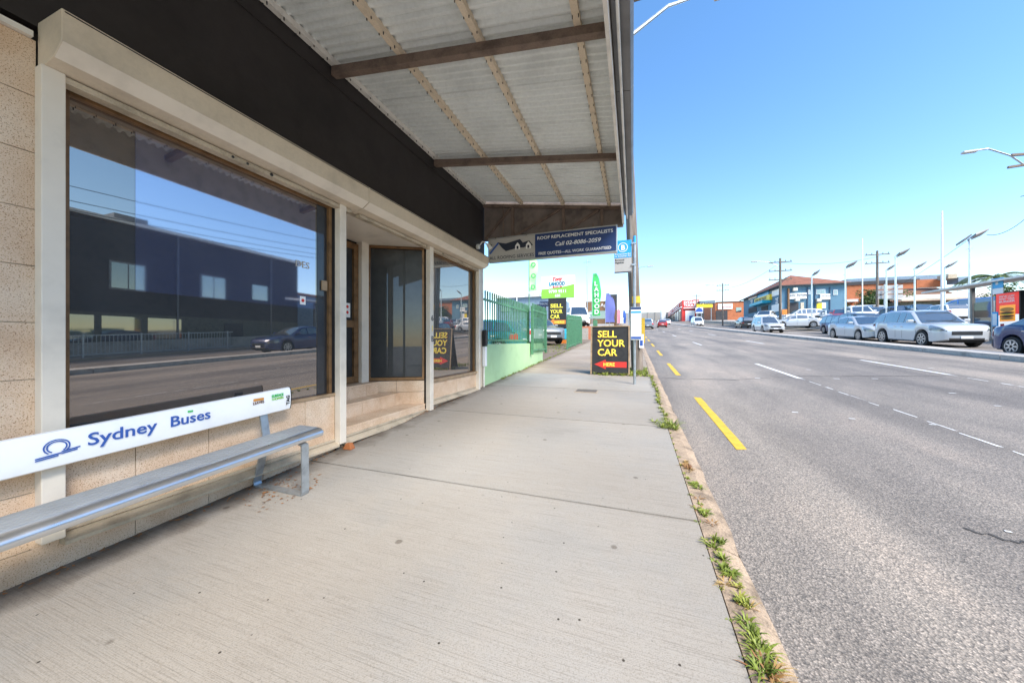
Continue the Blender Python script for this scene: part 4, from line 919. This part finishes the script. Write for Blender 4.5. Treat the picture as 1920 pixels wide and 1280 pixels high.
MB().box(-.24, .24, 0, .4, .25, .95).build('tank', M['turq'], t, bevel=.05); MB().box(-.26, .26, -.02, .42, 0, .24).build('base', M['orange'], t); text('J', (-.1, -.012, .42), .4, M['white'], '-Y', t, bold=.03)

# ------------------------------------------------------------------ right side: blue building, red building, brick buildings
y0 = 60; cz = zg(60) + .7; pc = at_y(1465, 536, 60); xc = pc.x; ze = pc.z; pr = at_y(1582, 537, 60); xr = max(pr.x, xc + 7.5)
t = thing('blue_building', 'two storey blue building with orange hip roof and shop signs', 'building', (xc, 60, cz))
l = t.location
MB().box(0, xr - xc, 0, 18, -1, ze - cz).build('wall', M['wall_blue'], t)
eo = .5; zE = ze - cz; X1 = xr - xc; rz_ = zE + 2.2
MB().add([(-eo, -eo, zE), (X1 + eo, -eo, zE), (X1 + eo, 18 + eo, zE), (-eo, 18 + eo, zE), (X1 * .36, 4.5, rz_), (X1 * .62, 13, rz_)], [(0, 1, 4), (1, 2, 5, 4), (2, 3, 5), (3, 0, 4, 5), (3, 2, 1, 0)]).build('roof', M['roof_tile'], t)
MB().box(-eo, X1 + eo, -eo - .08, -eo, zE - .14, zE + .02).build('gutter', M['wall_charcoal'], t); MB().box(-eo - .08, -eo, -eo, 18 + eo, zE - .14, zE + .02).build('gutter', M['wall_charcoal'], t)
face(t, 'white', 'shop_sign', 1478, 549, 1511, 561, 60, .25); ftext(t, 'John Barbalis', 'black', 1480, 556, 6.5, 60, .27, width=2.0)
face(t, 'white', 'shop_sign', 1537, 551, 1555, 562, 60, .25); ftext(t, 'John Barbalis', 'black', 1539, 556, 3.2, 60, .27, width=1.05)
face(t, 'wall_brown', 'entry_frame', 1476, 541, 1479, 590, 60, .3); face(t, 'wall_charcoal', 'garage_door', 1479, 567, 1497, 592, 60, .06); face(t, 'cream', 'side_door', 1501, 567, 1507, 592, 60, .06)
for (u0, v0, u1, v1) in ((1530, 542, 1547, 552), (1562, 543, 1570, 553), (1515, 543, 1519, 552)):
    o_ = face(t, 'white', 'window', u0, v0, u1, v1, 60, .08); face(t, 'car_glass', 'pane', u0 + 1, v0 + 1, (u0 + u1) / 2 - .4, v1 - 1, 60, .10, o_); face(t, 'car_glass', 'pane', (u0 + u1) / 2 + .4, v0 + 1, u1 - 1, v1 - 1, 60, .10, o_)
for (u, v) in ((1489, 543), (1493, 562), (1533, 563)): face(t, 'ac', 'air_conditioner', u - 4, v - 3, u + 4, v + 3, 60, .5)
face(t, 'yellow', 'poster', 1531, 568, 1541, 580, 60, .06); face(t, 'white', 'poster', 1541, 567, 1548, 578, 60, .06)
for u in (1513, 1527, 1555): face(t, 'wall_navy', 'downpipe', u, 538, u + 1.4, 590, 60, .12)
def side(u0, v0, u1, v1, mat, name, d=.06, par=None):
    a, b = at_x(u0, v1, xc), at_x(u1, v0, xc); top = at_x(u0, v0, xc).z
    ya, yb = min(a.y, b.y), max(a.y, b.y); zb_ = at_x((u0 + u1) / 2, v1, xc).z; zt_ = at_x((u0 + u1) / 2, v0, xc).z
    return MB().box(-d, .01, ya - 60, yb - 60, zb_ - cz, zt_ - cz).build(name, M[mat], par or t)
side(1404, 552, 1419, 560, 'white', 'window'); side(1422, 547, 1442, 557, 'stop_blue', 'blue_sign', .1); side(1419, 556, 1448, 566, 'yellow', 'yellow_sign', .35); side(1448, 543, 1464, 554, 'white', 'window')
side(1420, 566, 1446, 571, 'turq', 'shop_awning', 1.2); side(1448, 570, 1466, 584, 'white', 'poster_panel', .1); side(1404, 576, 1419, 586, 'wall_charcoal', 'roller_door'); side(1428, 574, 1440, 586, 'wall_charcoal', 'shop_door')
for s_, u, v in (('27', 1411, 567), ('25', 1459, 564)):
    a = at_x(u, v, xc); text(s_, (-.08, a.y - 60 + .8, a.z - cz - .3), 1.1, M['white'], '-X', t, bold=.03)
a = at_x(1446, 562, xc); text('SIGN SPECIALIST', (-.37, a.y - 60 + 6.2, at_x(1434, 563, xc).z - cz), .7, M['sign_ink'], '-X', t, bold=.03, width=5.4)
# red corner shop
yR = 155; a = at_y(1279, 563, yR); zR = zg(yR)
t = thing('red_building', 'bright red corner shop with dark windows on the hill', 'building', (a.x, yR, zR)); h = a.z - zR
w1 = at_y(1311, 600, yR).x - a.x
MB().box(0, w1, 0, 70, -1, h).build('wall', M['wall_red'], t)
for i in range(9):
    MB().box(-.2, .01, 3 + i * 7, 8.6 + i * 7, .8, h * .60).build('window', M['car_glass'], t); MB().box(-.3, .01, 8.9 + i * 7, 9.7 + i * 7, 0, h * .66).build('pier', M['wall_charcoal'], t)
MB().box(-.5, .01, 0, 68, h * .66, h * .70).build('string_course', M['white'], t)
text('SYDNEY TOOLS', (-.3, 60, h * .76), 1.9, M['white'], '-X', t, bold=.03, width=52)
for s_, z, sz in (('SYDNEY', .84, 1.4), ('TOOLS', .70, 1.4)): text(s_, (.6, -.1, h * z), sz, M['white'], '-Y', t, bold=.04, width=5.4 if s_ == 'SYDNEY' else 4.4)
MB().box(.5, 5.8, -.15, .01, h * .61, h * .65).build('sign_strip', M['white'], t); MB().box(.5, 5.8, -.15, .01, h * .53, h * .57).build('sign_strip', M['black'], t)
MB().box(1.2, 4.6, -.12, .01, .1, h * .50).build('shop_door', M['white'], t); MB().box(2.6, 4.0, -.2, .01, .1, h * .26).build('poster', M['ink_blue'], t)
MB().box(.0, w1, -.12, .01, 0, h * .12).build('plinth', M['wall_grey'], t) if False else None
xb0, xb1 = at_y(1311, 600, 150).x, at_y(1341, 600, 150).x
t, w_ = bldg('blue_grey_shop', 'navy and charcoal shop joined to the red corner shop', xb0 + .1, xb1, 150, 170, zg(150), at_y(1320, 564, 150).z, 'wall_charcoal')
face(t, 'wall_bluegrey', 'upper_panel', 1312, 565, 1341, 573, 150, .1)
xb2 = at_y(1397, 600, 118).x; xb1_ = at_y(1341, 600, 118).x
t, w_ = bldg('brick_shop', 'orange brick shop with a white sign beside the blue building', xb1_, xb2, 118, 135, zg(118), at_y(1370, 566, 118).z, 'brick_orange')
face(t, 'white', 'shop_sign', 1346, 569, 1373, 580, 118, .3); face(t, 'red', 'sign_stripe', 1352, 575, 1371, 576.5, 118, .36); face(t, 'wall_charcoal', 'parapet', 1342, 564, 1398, 567, 118, .2)
face(t, 'car_glass', 'window', 1380, 576, 1390, 585, 118, .06); face(t, 'wall_charcoal', 'shopfront', 1342, 582, 1364, 600, 118, .1)
def board(name, label, u0, v0, u1, v1, y, mat, txt=None, ink='black', vg=606):
    t = thing(name, label, 'sign', (at_y((u0 + u1) / 2, 600, y).x, y, zg(y) + .3)); face(t, mat, 'panel', u0, v0, u1, v1, y, .15)
    for u in (u0 + 2, u1 - 3): face(t, 'galv', 'post', u, v1, u + 1, vg, y + .05)
    if txt: ftext(t, txt, ink, u0 + 1, v1 - (v1 - v0) * .7, (v1 - v0) * .6, y, .16, bold=.03, width=(u1 - u0 - 2) / 640 * y / ray(u0, 600).y)
    return t
board('yellow_sign', 'yellow lettered sign on posts before the navy shop', 1306, 569, 1336, 577, 112, 'yellow', 'TOP RANGE')
t = board('white_blue_sign', 'white sign with a blue emblem under the yellow sign', 1304, 576, 1318, 587, 108, 'white'); a = at_y(1311, 586, 108)
l = t.location; MB().prism([(a.x - l.x - 1.0, -.17, a.z - l.z + .2), (a.x - l.x + .9, -.17, a.z - l.z + .2), (a.x - l.x + .7, -.17, a.z - l.z + 1.0), (a.x - l.x - .1, -.17, a.z - l.z + 1.45), (a.x - l.x - .7, -.17, a.z - l.z + 1.0)], (0, -.03, 0)).build('emblem', M['ink_blue'], t)
t = thing('retaining_wall', 'long grey retaining wall closing the top of the street', 'wall', (0, 215, zg(190))); MB().box(-12, 20, 0, 1, -1, at_y(1230, 585, 215).z - zg(190)).build('face', M['wall_grey'], t)
for i in range(8): MB().box(-12 + i * 4 + .1, -12 + i * 4 + .5, -.25, .01, -1, at_y(1230, 585, 215).z - zg(190) + .3).build('pier', M['concrete'], t)
t = tag(MB().box(*(lambda a, b: (a.x, b.x, 205, 206, a.z, b.z))(at_y(1233, 584, 205), at_y(1240, 580, 205))).build('yellow_board', M['yellow']), 'tiny yellow board above the retaining wall', 'sign') if False else None
t, w_ = bldg('white_tower', 'narrow white block beside the red building', at_y(1240.5, 600, 200).x, at_y(1248, 600, 200).x, 200, 210, zg(190), at_y(1243, 577, 200).z, 'white')
# long brick warehouse and its neighbours
yB = 78
a, b = at_y(1580, 545, yB), at_y(1720, 527, yB)
t = thing('brick_warehouse', 'long orange brick warehouse behind the sales yard', 'building', (a.x, yB, zg(yB) + .7)); l = t.location
zt = at_y(1640, 533, yB).z - l.z
MB().box(0, b.x - a.x, 0, 14, -1, zt).build('wall', M['brick_orange'], t)
MB().box(-.2, b.x - a.x + .2, -.2, 14, zt, zt + .6).build('parapet', M['wall_charcoal'], t); MB().box(2, 16, 3, 9, zt + .6, zt + 1.6).build('roof_plant', M['wall_bluegrey'], t)
face(t, 'white', 'canopy', 1581, 562, 1602, 567, yB, 1.2); face(t, 'wall_charcoal', 'roller_door', 1604, 572, 1625, 590, yB, .06)
a, b = at_y(1690, 545, 66), at_y(1850, 527, 66); zt = at_y(1760, 533, 66).z - (zg(66) + .7)
t = thing('brick_hall', 'brown roofed brick hall behind the bus shelter', 'building', (a.x, 66, zg(66) + .7)); X1 = b.x - a.x
MB().box(0, X1, 0, 14, -1, zt - 3.4).build('wall', M['cream_dirty'], t); MB().add([(-.4, -.5, zt - 3.4), (X1 + .4, -.5, zt - 3.4), (X1 + .4, 14, zt - 3.4), (-.4, 14, zt - 3.4), (.8, 7, zt + .4), (X1 - .8, 7, zt + .4)], [(0, 1, 5, 4), (1, 2, 5), (2, 3, 4, 5), (3, 0, 4), (3, 2, 1, 0)]).build('roof', M['roof_brown'], t)
face(t, 'brick_orange', 'gable_wall', 1716, 523, 1765, 540, 72.2, .3); face(t, 'cream_dirty', 'chimney', 1757, 517, 1773, 526, 72.0, 2); face(t, 'wall_bluegrey', 'roof_plant', 1775, 522, 1806, 534, 72, 2)
for i in range(6): face(t, 'car_glass', 'window', 1703 + i * 24, 566, 1716 + i * 24, 574, 66, .06)
a, b = at_y(1690, 566, 58), at_y(1930, 548, 58)
t = thing('yard_shed', 'long cream roofed shed along the back of the sales yard', 'building', (a.x, 58, zg(58) + .7)); l = t.location; X1 = b.x - a.x
zr_ = at_y(1760, 560, 58).z - l.z; MB().box(0, X1, .3, 6, -1, zr_ - .2).build('wall', M['brick_green'], t); MB().add([(-.3, -.6, zr_ - .2), (X1, -.6, zr_ - .2), (X1, 6, zr_ + 1.0), (-.3, 6, zr_ + 1.0), (-.3, -.6, zr_), (X1, -.6, zr_), (X1, 6, zr_ + 1.2), (-.3, 6, zr_ + 1.2)], [(0, 1, 2, 3), (4, 5, 6, 7), (0, 1, 5, 4), (1, 2, 6, 5), (2, 3, 7, 6), (3, 0, 4, 7)]).build('roof', M['cream'], t)
t = thing('yard_billboard', 'grey slatted billboard back on steel posts in the yard', 'billboard', (at_y(1668, 560, 47).x, 47, zg(47) + .7)); l = t.location
for i in range(3): face(t, 'sign_grey', 'slat_panel', 1646, 534 + i * 9, 1692, 542.4 + i * 9, 47, .08)
for u in (1657, 1680): face(t, 'galv', 'post', u, 533, u + 2.2, 590, 46.8, .1)

# ------------------------------------------------------------------ poles and lights on the right
def power_pole(u, vt, y, label, lamp=None, arms=2, zoff=0.1, r=.15):
    b = at_y(u, vt, y); z = zg(y) + zoff; H = b.z - z; t = thing('power_pole', label, 'pole', (b.x, y, z)); MB().cyl((0, 0, -.3), (0, 0, H), r, r * .7, 10).build('shaft', M['pole_wood'], t, True)
    for i in range(arms):
        MB().box(-1.1, 1.1, -.06, .06, H - .5 - i * 1.0, H - .4 - i * 1.0).build('crossarm', M['pole_wood'], t)
        for x in (-1., -.5, .5, 1.): MB().cyl((x, 0, H - .4 - i), (x, 0, H - .22 - i), .04, .025, 6).build('insulator', M['sign_ink'], t)
    if lamp:
        MB().tube([(0, 0, H - 1.0), (-lamp * .5, 0, H - .35), (-lamp, 0, H - .2)], .035, 6).build('lamp_arm', M['galv'], t, True); MB().box(-lamp - .65, -lamp, -.12, .12, H - .28, H - .14).build('lamp_head', M['sign_grey'], t, bevel=.03)
    return t
power_pole(1463, 484, 47, 'timber power pole with lamp arm before the blue building', 2.2, 3); power_pole(1355, 531, 80, 'timber power pole with lamp arm before the brick shop', 2.4, 2); power_pole(1645, 470, 52, 'leaning brown timber pole beside the yard billboard', None, 2)
board('orange_sign', 'small orange notice beside the pole before the blue building', 1466, 580, 1475, 590, 46.6, 'orange', vg=600)
lp = simple_pole(1190.8, 498, 40, .10, 'uphill kerbside lamp pole with thin arm behind the near timber pole', 'street_light_pole', 'pole_wood')
pq = at_y(1190.8, 503, 40); pe = at_y(1214, 501, 40); zl_ = pq.z - lp.location.z; xe = pe.x - pq.x
MB().tube([(0, 0, zl_ - .4), (.6, 0, zl_ + .1), (xe, 0, zl_ + .12)], .03, 6).build('lamp_arm', M['galv'], lp, True); MB().box(xe, xe + .6, -.1, .1, zl_ + .06, zl_ + .18).build('lamp_head', M['sign_grey'], lp)
power_pole(1306, 552, 112, 'distant timber pole before the red building', None, 2); power_pole(1217, 501, 45, 'far kerbside lamp pole seen past the near timber pole', 1, 1) if False else None
# the tall pole just outside the frame whose lamp reaches in
pn = at_y(1940, 300, 24.5); z_ = zg(24.5) + .1
t = thing('street_light_pole', 'timber pole with crossarms and long lamp arm by the bus shelter', 'pole', (pn.x, 24.5, z_)); Hn = pn.z - z_ + 1.5
MB().cyl((0, 0, -.3), (0, 0, Hn), .17, .12, 10).build('shaft', M['pole_wood'], t, True)
q0, q1, q2 = at_y(1895, 292, 24.5), at_y(1853, 279, 24.5), at_y(1832, 282, 24.5); lo = Vector((pn.x, 24.5, z_))
MB().tube([Vector((0, 0, pn.z - z_ - .6)), q0 - lo, q1 - lo, q2 - lo], .035, 6).build('lamp_arm', M['galv'], t, True)
q3, q4 = at_y(1832, 283, 24.5) - lo, at_y(1804, 287, 24.5) - lo; MB().bar(q3, q4, .22, .10).build('lamp_head', M['sign_grey'], t, bevel=.02)
MB().bar(at_y(1890, 314, 24.5) - lo, Vector((1.2, 0, at_y(1890, 314, 24.5).z - z_ + .1)), .10, .10).build('crossarm', M['beam'], t); MB().bar(at_y(1896, 291, 24.5) - lo, Vector((1.2, 0, pn.z - z_ + .2)), .10, .10).build('crossarm', M['beam'], t)
def flood(u, vt, y, label, wpx=18, two=False):
    b = at_y(u, vt, y); z = zg(y) + .75; H = b.z - z; s = y / ray(u, vt).y / 640; t = thing('yard_light', label, 'light', (b.x, y, z), group='floodlights of the sales yard'); MB().cyl((0, 0, -.1), (0, 0, H), .075, .055, 8).build('mast', M['alu'], t, True)
    def head(x0, dx, tilt): MB().hexa([(x0, -.35, H + .14), (x0 + dx, -.35, H + tilt + .14), (x0 + dx, .3, H + tilt - .12), (x0, .3, H - .14), (x0, -.3, H + .26), (x0 + dx, -.3, H + tilt + .24), (x0 + dx, .35, H + tilt + .02), (x0, .35, H + .0)]).build('lamp_head', M['gutter'], t)
    wpx *= .72; head(.1, wpx * s, .3)
    if two: head(-.1, -wpx * s * .6, -.3)
    MB().bar((0, 0, H - .03), (.14, 0, H), .05, .05).build('bracket', M['galv'], t); MB().bar((-.18, 0, H - .75), (.18, 0, H - .7), .03, .03).build('cross_bracket', M['galv'], t)
flood(1585, 501, 42, 'single yard floodlight left of the thin white flagpole'); flood(1522, 516, 46, 'single yard floodlight against the blue building', 12); flood(1679, 480, 38, 'tall single yard floodlight over the billboard', 20)
flood(1662, 506, 44, 'short yard floodlight between the timber pole and billboard', 13); flood(1715, 503, 42, 'yard floodlight right of the billboard', 15); flood(1771, 502, 42, 'yard floodlight just right of the tall flagpole', 16); flood(1818, 447, 33, 'twin headed yard floodlight above the bus shelter', 24, True)
simple_pole(1617, 447, 40, .05, 'thin white flagpole behind the silver sedan', 'flagpole', 'white', .75); simple_pole(1766, 396, 33, .075, 'tall white flagpole behind the bus shelter', 'flagpole', 'white', .75)
wires = MB()
for (a, b, s_) in (((1600, 575, 52), (1812, 452, 33), .5), ((1850, 440, 33), (1925, 408, 24.5), .3), ((1463, 492, 47), (1650, 480, 52), .5), ((1355, 540, 80), (1463, 492, 47), .8)):
    p, q_ = at_y(*a), at_y(*b); pts = [p.lerp(q_, i / 10) + Vector((0, 0, -s_ * 4 * (i / 10) * (1 - i / 10))) for i in range(11)]
    for c_, d_ in zip(pts, pts[1:]): wires.cyl(c_, d_, .018, n=4, cap=False)
for xw, zw in ((18.2, 7.2), (18.6, 7.6), (18.9, 8.1), (19.3, 8.9)):
    for k_ in range(2):
        ya_, yb_ = -40 + k_ * 32.25, -7.75 + k_ * 32.25
        pts = [Vector((xw, ya_ + (yb_ - ya_) * i / 12, zw + zg(ya_ + (yb_ - ya_) * i / 12) - 2.4 * (i / 12) * (1 - i / 12))) for i in range(13)]
        for c_, d_ in zip(pts, pts[1:]): wires.cyl(c_, d_, .016, n=4, cap=False)
o = wires.build('overhead_wires', M['wall_charcoal']); o['kind'] = 'stuff'; o['label'] = 'thin overhead wires strung between the poles'

# ------------------------------------------------------------------ bus shelter opposite
xs = 19.4; p0 = at_x(1757, 549, xs); p1y = 20.0
t = thing('bus_shelter', 'bus shelter with flat roof and red burger advert panel', 'bus shelter', (xs, 27, zg(27) + .08)); l = t.location
zr_ = p0.z - l.z
MB().hexa([(-.8, p1y - 27, zr_ - .02), (1.2, p1y - 27, zr_ + .12), (1.2, p0.y - 27, zr_ + .12), (-.8, p0.y - 27, zr_ - .02), (-.8, p1y - 27, zr_ + .10), (1.2, p1y - 27, zr_ + .30), (1.2, p0.y - 27, zr_ + .30), (-.8, p0.y - 27, zr_ + .08)]).build('roof', M['white_trim'], t)
for y in (p0.y - 1.2, p0.y - 4.5, 22.5): MB().box(.85, 1.0, y - 27 - .07, y - 27 + .07, zg(y) - zg(27) - .05, zr_ + .14).build('post', M['gutter'], t)
for y in (p0.y - 1.3, p0.y - 2.9): MB().box(.90, .915, y - 27 - 1.5, y - 27, .35, 2.2).build('back_glass', M['car_glass'], t)
ya, yb = at_x(1867, 600, xs).y, at_x(1914, 600, xs).y; zt_, zb_ = at_x(1890, 547, xs).z - l.z, at_x(1890, 616, xs).z - l.z
# the advert faces oncoming traffic, across the road
A = MB().box(-.02, .14, yb - 27, ya - 27, zb_, zt_).build('advert_case', M['black_trim'], t)
ym = (ya + yb) / 2 - 27; hw_ = (ya - yb) / 2 - .06; hh = zt_ - zb_
MB().box(-.030, -.021, ym - hw_, ym + hw_, zb_ + hh * .38, zt_ - .06).build('red_poster', M['poster_red'], A); MB().box(-.030, -.021, ym - hw_, ym + hw_, zb_ + .06, zb_ + hh * .378).build('white_poster', M['poster_white'], A)
for s_, k_ in (("WE'VE LOST", .86), ('WHAT YOUR', .79), ('BURGER', .72)): text(s_, (-.034, ym + hw_ * .72, zb_ + hh * k_), .14, M['white'], '-X', A, width=hw_ * 1.4, bold=.03)
MB().box(-.036, -.031, ym - hw_ * .72, ym + hw_ * .66, zb_ + hh * .20, zb_ + hh * .64).build('orange_square', M['poster_orange'], A)
def ell(z, h_, w_, mat, name, d):
    pts = [(-.037 - d, ym + math.cos(2 * math.pi * i / 20) * w_, zb_ + hh * z + math.sin(2 * math.pi * i / 20) * h_) for i in range(20)]; MB().prism(pts, (-.003, 0, 0)).build(name, M[mat], A)
ell(.52, .12, hw_ * .62, 'burger_bun', 'bun_top', 0); ell(.43, .06, hw_ * .66, 'burger_meat', 'patty', .004); ell(.39, .03, hw_ * .66, 'yellow', 'cheese', .008); ell(.34, .06, hw_ * .66, 'burger_meat', 'patty', .004); ell(.28, .07, hw_ * .60, 'burger_bun', 'bun_base', .002)
MB().box(-.036, -.031, ym + hw_ * .25, ym + hw_ * .60, zb_ + hh * .07, zb_ + hh * .14).build('red_logo', M['red'], A); MB().box(-.036, -.031, ym - hw_ * .6, ym - hw_ * .2, zb_ + hh * .09, zb_ + hh * .115).build('orange_logo', M['orange'], A)
o = thing('bus_stop_sign', 'blue bus stop flag on a post beside the shelter advert', 'bus stop', (18.9, at_x(1860, 600, 18.9).y, zg(28) + .08)); l = o.location
zz = at_x(1868, 522, 18.9).z - l.z; MB().cyl((0, 0, -.05), (0, 0, zz + .05), .035).build('post', M['galv'], o, True)
fl = MB().box(-.012, .012, -.62, -.04, zz - .55, zz).build('blue_flag', M['stop_blue'], o); MB().box(-.012, .012, -.62, -.04, zz - .86, zz - .56).build('white_flag', M['white'], o); text('B', (-.016, -.22, zz - .35), .26, M['white'], '-X', fl, bold=.03)
MB().box(-.05, .0, -.36, -.08, .55, 1.35).build('timetable_case', M['stop_blue'], o); MB().box(-.054, -.051, -.34, -.10, .60, 1.25).build('timetable_sheet', M['white'], o)
t = tag(MB().strip(20.9, 21.2, 8, 33.5, .75, n=6, skirt=-.1).build('low_wall', M['concrete']), 'low concrete wall behind the bus shelter', 'wall')

# ------------------------------------------------------------------ trees and shrubs
def bush(name, label, c, rx, ry, rz_, n, mat='leaf', leaf=.12, seed=1):
    q = random.Random(seed); t = thing(name, label, 'tree', c); m_ = MB()
    MB().tube([(0, 0, -.2), (.05, 0, rz_ * .6), (-.1, .1, rz_ * 1.2)], [.14, .09, .05]).build('trunk', M['pole_wood'], t, True)
    cl = [(q.gauss(0, .45) * rx, q.gauss(0, .45) * ry, rz_ * (1.1 + q.gauss(0, .38)), q.uniform(.25, .5)) for _ in range(22)]
    for i in range(n):
        a = q.choice(cl); v = Vector((q.gauss(0, 1), q.gauss(0, 1), q.gauss(0, 1))).normalized() * a[3] * q.uniform(.5, 1.1)
        p = Vector((a[0] + v.x * rx * .8, a[1] + v.y * ry * .8, max(.05, a[2] + v.z * rz_ * .8))); d = Vector((q.gauss(0, 1), q.gauss(0, 1), q.gauss(0, .6))).normalized() * leaf; e = d.cross(Vector((q.gauss(0, 1), q.gauss(0, 1), q.gauss(0, 1)))).normalized() * leaf * .5
        m_.add([p - d, p + e, p + d, p - e], [(0, 1, 2, 3)])
    m_.build('crown', M[mat], t); return t
p = at_y(1640, 590, 62); bush('shrub_tree', 'bushy green tree before the orange brick warehouse', (p.x, 62, zg(62) + .7), 3.0, 1.6, 2.2, 4200, seed=3, leaf=.12)
p = at_y(1890, 560, 50); bush('shrub_tree', 'yellowish leafy tree behind the bus shelter roof', (p.x, 50, zg(50) + .7), 3.4, 2, 1.7, 4200, seed=5, leaf=.12)
p = at_y(1868, 516, 54); z_ = zg(54) + .7
t = thing('palm_tree', 'feathery palm tree behind the bus shelter', 'palm tree', (p.x, 54, z_)); Hp = p.z - z_ - .2
MB().tube([(0, 0, -.2), (.1, 0, Hp * .5), (0, 0, Hp)], [.28, .22, .2], 10).build('trunk', M['pole_wood'], t, True)
q = random.Random(2)
for i in range(26):
    a = q.uniform(0, 6.28); L = q.uniform(2.4, 3.4); up = q.uniform(.2, 1.5); m_ = MB(); pts = []
    for k_ in range(11):
        s_ = k_ / 10; pts.append(Vector((math.cos(a) * L * s_, math.sin(a) * L * s_, Hp + up * 1.6 * s_ - (1.0 + up) * 1.25 * s_ * s_)))
    m_.tube(pts, .02, 4); sd_ = Vector((-math.sin(a), math.cos(a), 0))
    for k_ in range(1, 44):
        s_ = k_ / 44; f_ = s_ * 10; b_ = pts[int(f_)].lerp(pts[min(10, int(f_) + 1)], f_ % 1); ln = .62 * (1 - abs(s_ - .45)) ; dd = (pts[min(10, int(f_) + 1)] - pts[int(f_)]).normalized()
        for e in (-1, 1): tip = b_ + sd_ * e * ln * .8 + dd * ln * .4 + Vector((0, 0, -.28 * ln)); m_.add([b_ - dd * .03, b_ + dd * .03, tip], [(0, 1, 2)])
    m_.build('frond', M['palm'], t)

# ------------------------------------------------------------------ across the road beside the camera: seen in the shop windows
t = thing('brick_flats', 'dark brick two storey building across the road mirrored in the window', 'building', (23, 2, zg(2))); 
MB().box(0, 10, -12, 21, -1, 8.3).build('wall', M['brick_dark'], t); MB().box(-.3, 10.3, -12.3, 21.3, 8.3, 8.5).build('roof_edge', M['white_trim'], t)
MB().box(-1.6, .01, -12, 6.5, 3.2, 3.5).build('canopy', M['white_trim'], t); MB().box(-.02, .01, -12, 21, .3, 2.9).build('ground_floor', M['brick_green'], t)
for y in (-4, 1.0, 4.2, 9, 13.5):
    o = MB().box(-.06, .01, y, y + 1.6, 4.3, 6.0).build('window', M['gutter'], t)
    for a in (0, 1): MB().box(-.08, -.061, y + .08 + a * .75, y + .77 + a * .75, 4.4, 5.9).build('pane', M['car_glass'], o)
for k_ in range(46):            # projecting brick courses
    z = 3.55 + k_ * .102
    if z < 8.2: MB().box(-.018, .01, -12, 21, z, z + .045).build('brick_course', M['brick_dark'], t)
for y in (-7, 6.6, 12.2, 18.5): MB().cyl((-.09, y, .2), (-.09, y, 8.3), .05, n=8).build('downpipe', M['gutter'], t, True)
for y in (-8.5, 17.0): MB().box(-.07, .01, y, y + 1.2, 4.6, 5.8).build('small_window', M['car_glass'], t)
for y in (6.6, 8.6, 10.6): MB().box(-.05, .01, y + .1, y + 1.8, .7, 2.7).build('shop_pane', M['car_glass'], t)
for y, h_ in ((-6, .7), (2, .5), (10, .9), (17, .6)): MB().box(2, 3.2, y, y + 1.6, 8.5, 8.5 + h_).build('roof_unit', M['gutter'], t)
for y in (-2, 3.4, 15): MB().box(-.06, .01, y, y + 1.3, .3, 2.6).build('doorway', M['black_trim'], t)
t = thing('corner_flats', 'pale rendered block across the road beyond the brick one', 'building', (25, 24.2, zg(24))); MB().box(0, 8, 0, 3.5, -1, 4.6).build('wall', M['wall_bluegrey'], t); MB().box(-.2, 8.2, -.2, 3.7, 4.6, 4.8).build('roof_edge', M['brick_orange'], t)
t = thing('pedestrian_fence', 'grey steel pedestrian railing along the opposite footpath', 'fence', (18.7, -10, zg(-10) + .08)); me = None
r_ = MB()
for z in (.12, 1.05): r_.bar((0, 0, z), (0, 25, z + zg(15) - zg(-10)), .04, .04)
r_.build('rail', M['galv'], t)
for i in range(170):
    y = i * .147; zz = zg(-10 + y) - zg(-10)
    if i % 14 == 0: MB().box(-.03, .03, y - .03, y + .03, zz - .05, zz + 1.12).build('post', M['galv'], t); continue
    if me is None: o_ = MB().box(-.008, .008, -.008, .008, .12, 1.05).build('baluster', M['galv'], t); me = o_.data
    else: o_ = bpy.data.objects.new('baluster', me); C.objects.link(o_); o_.parent = t
    o_.location = (0, y, zz)
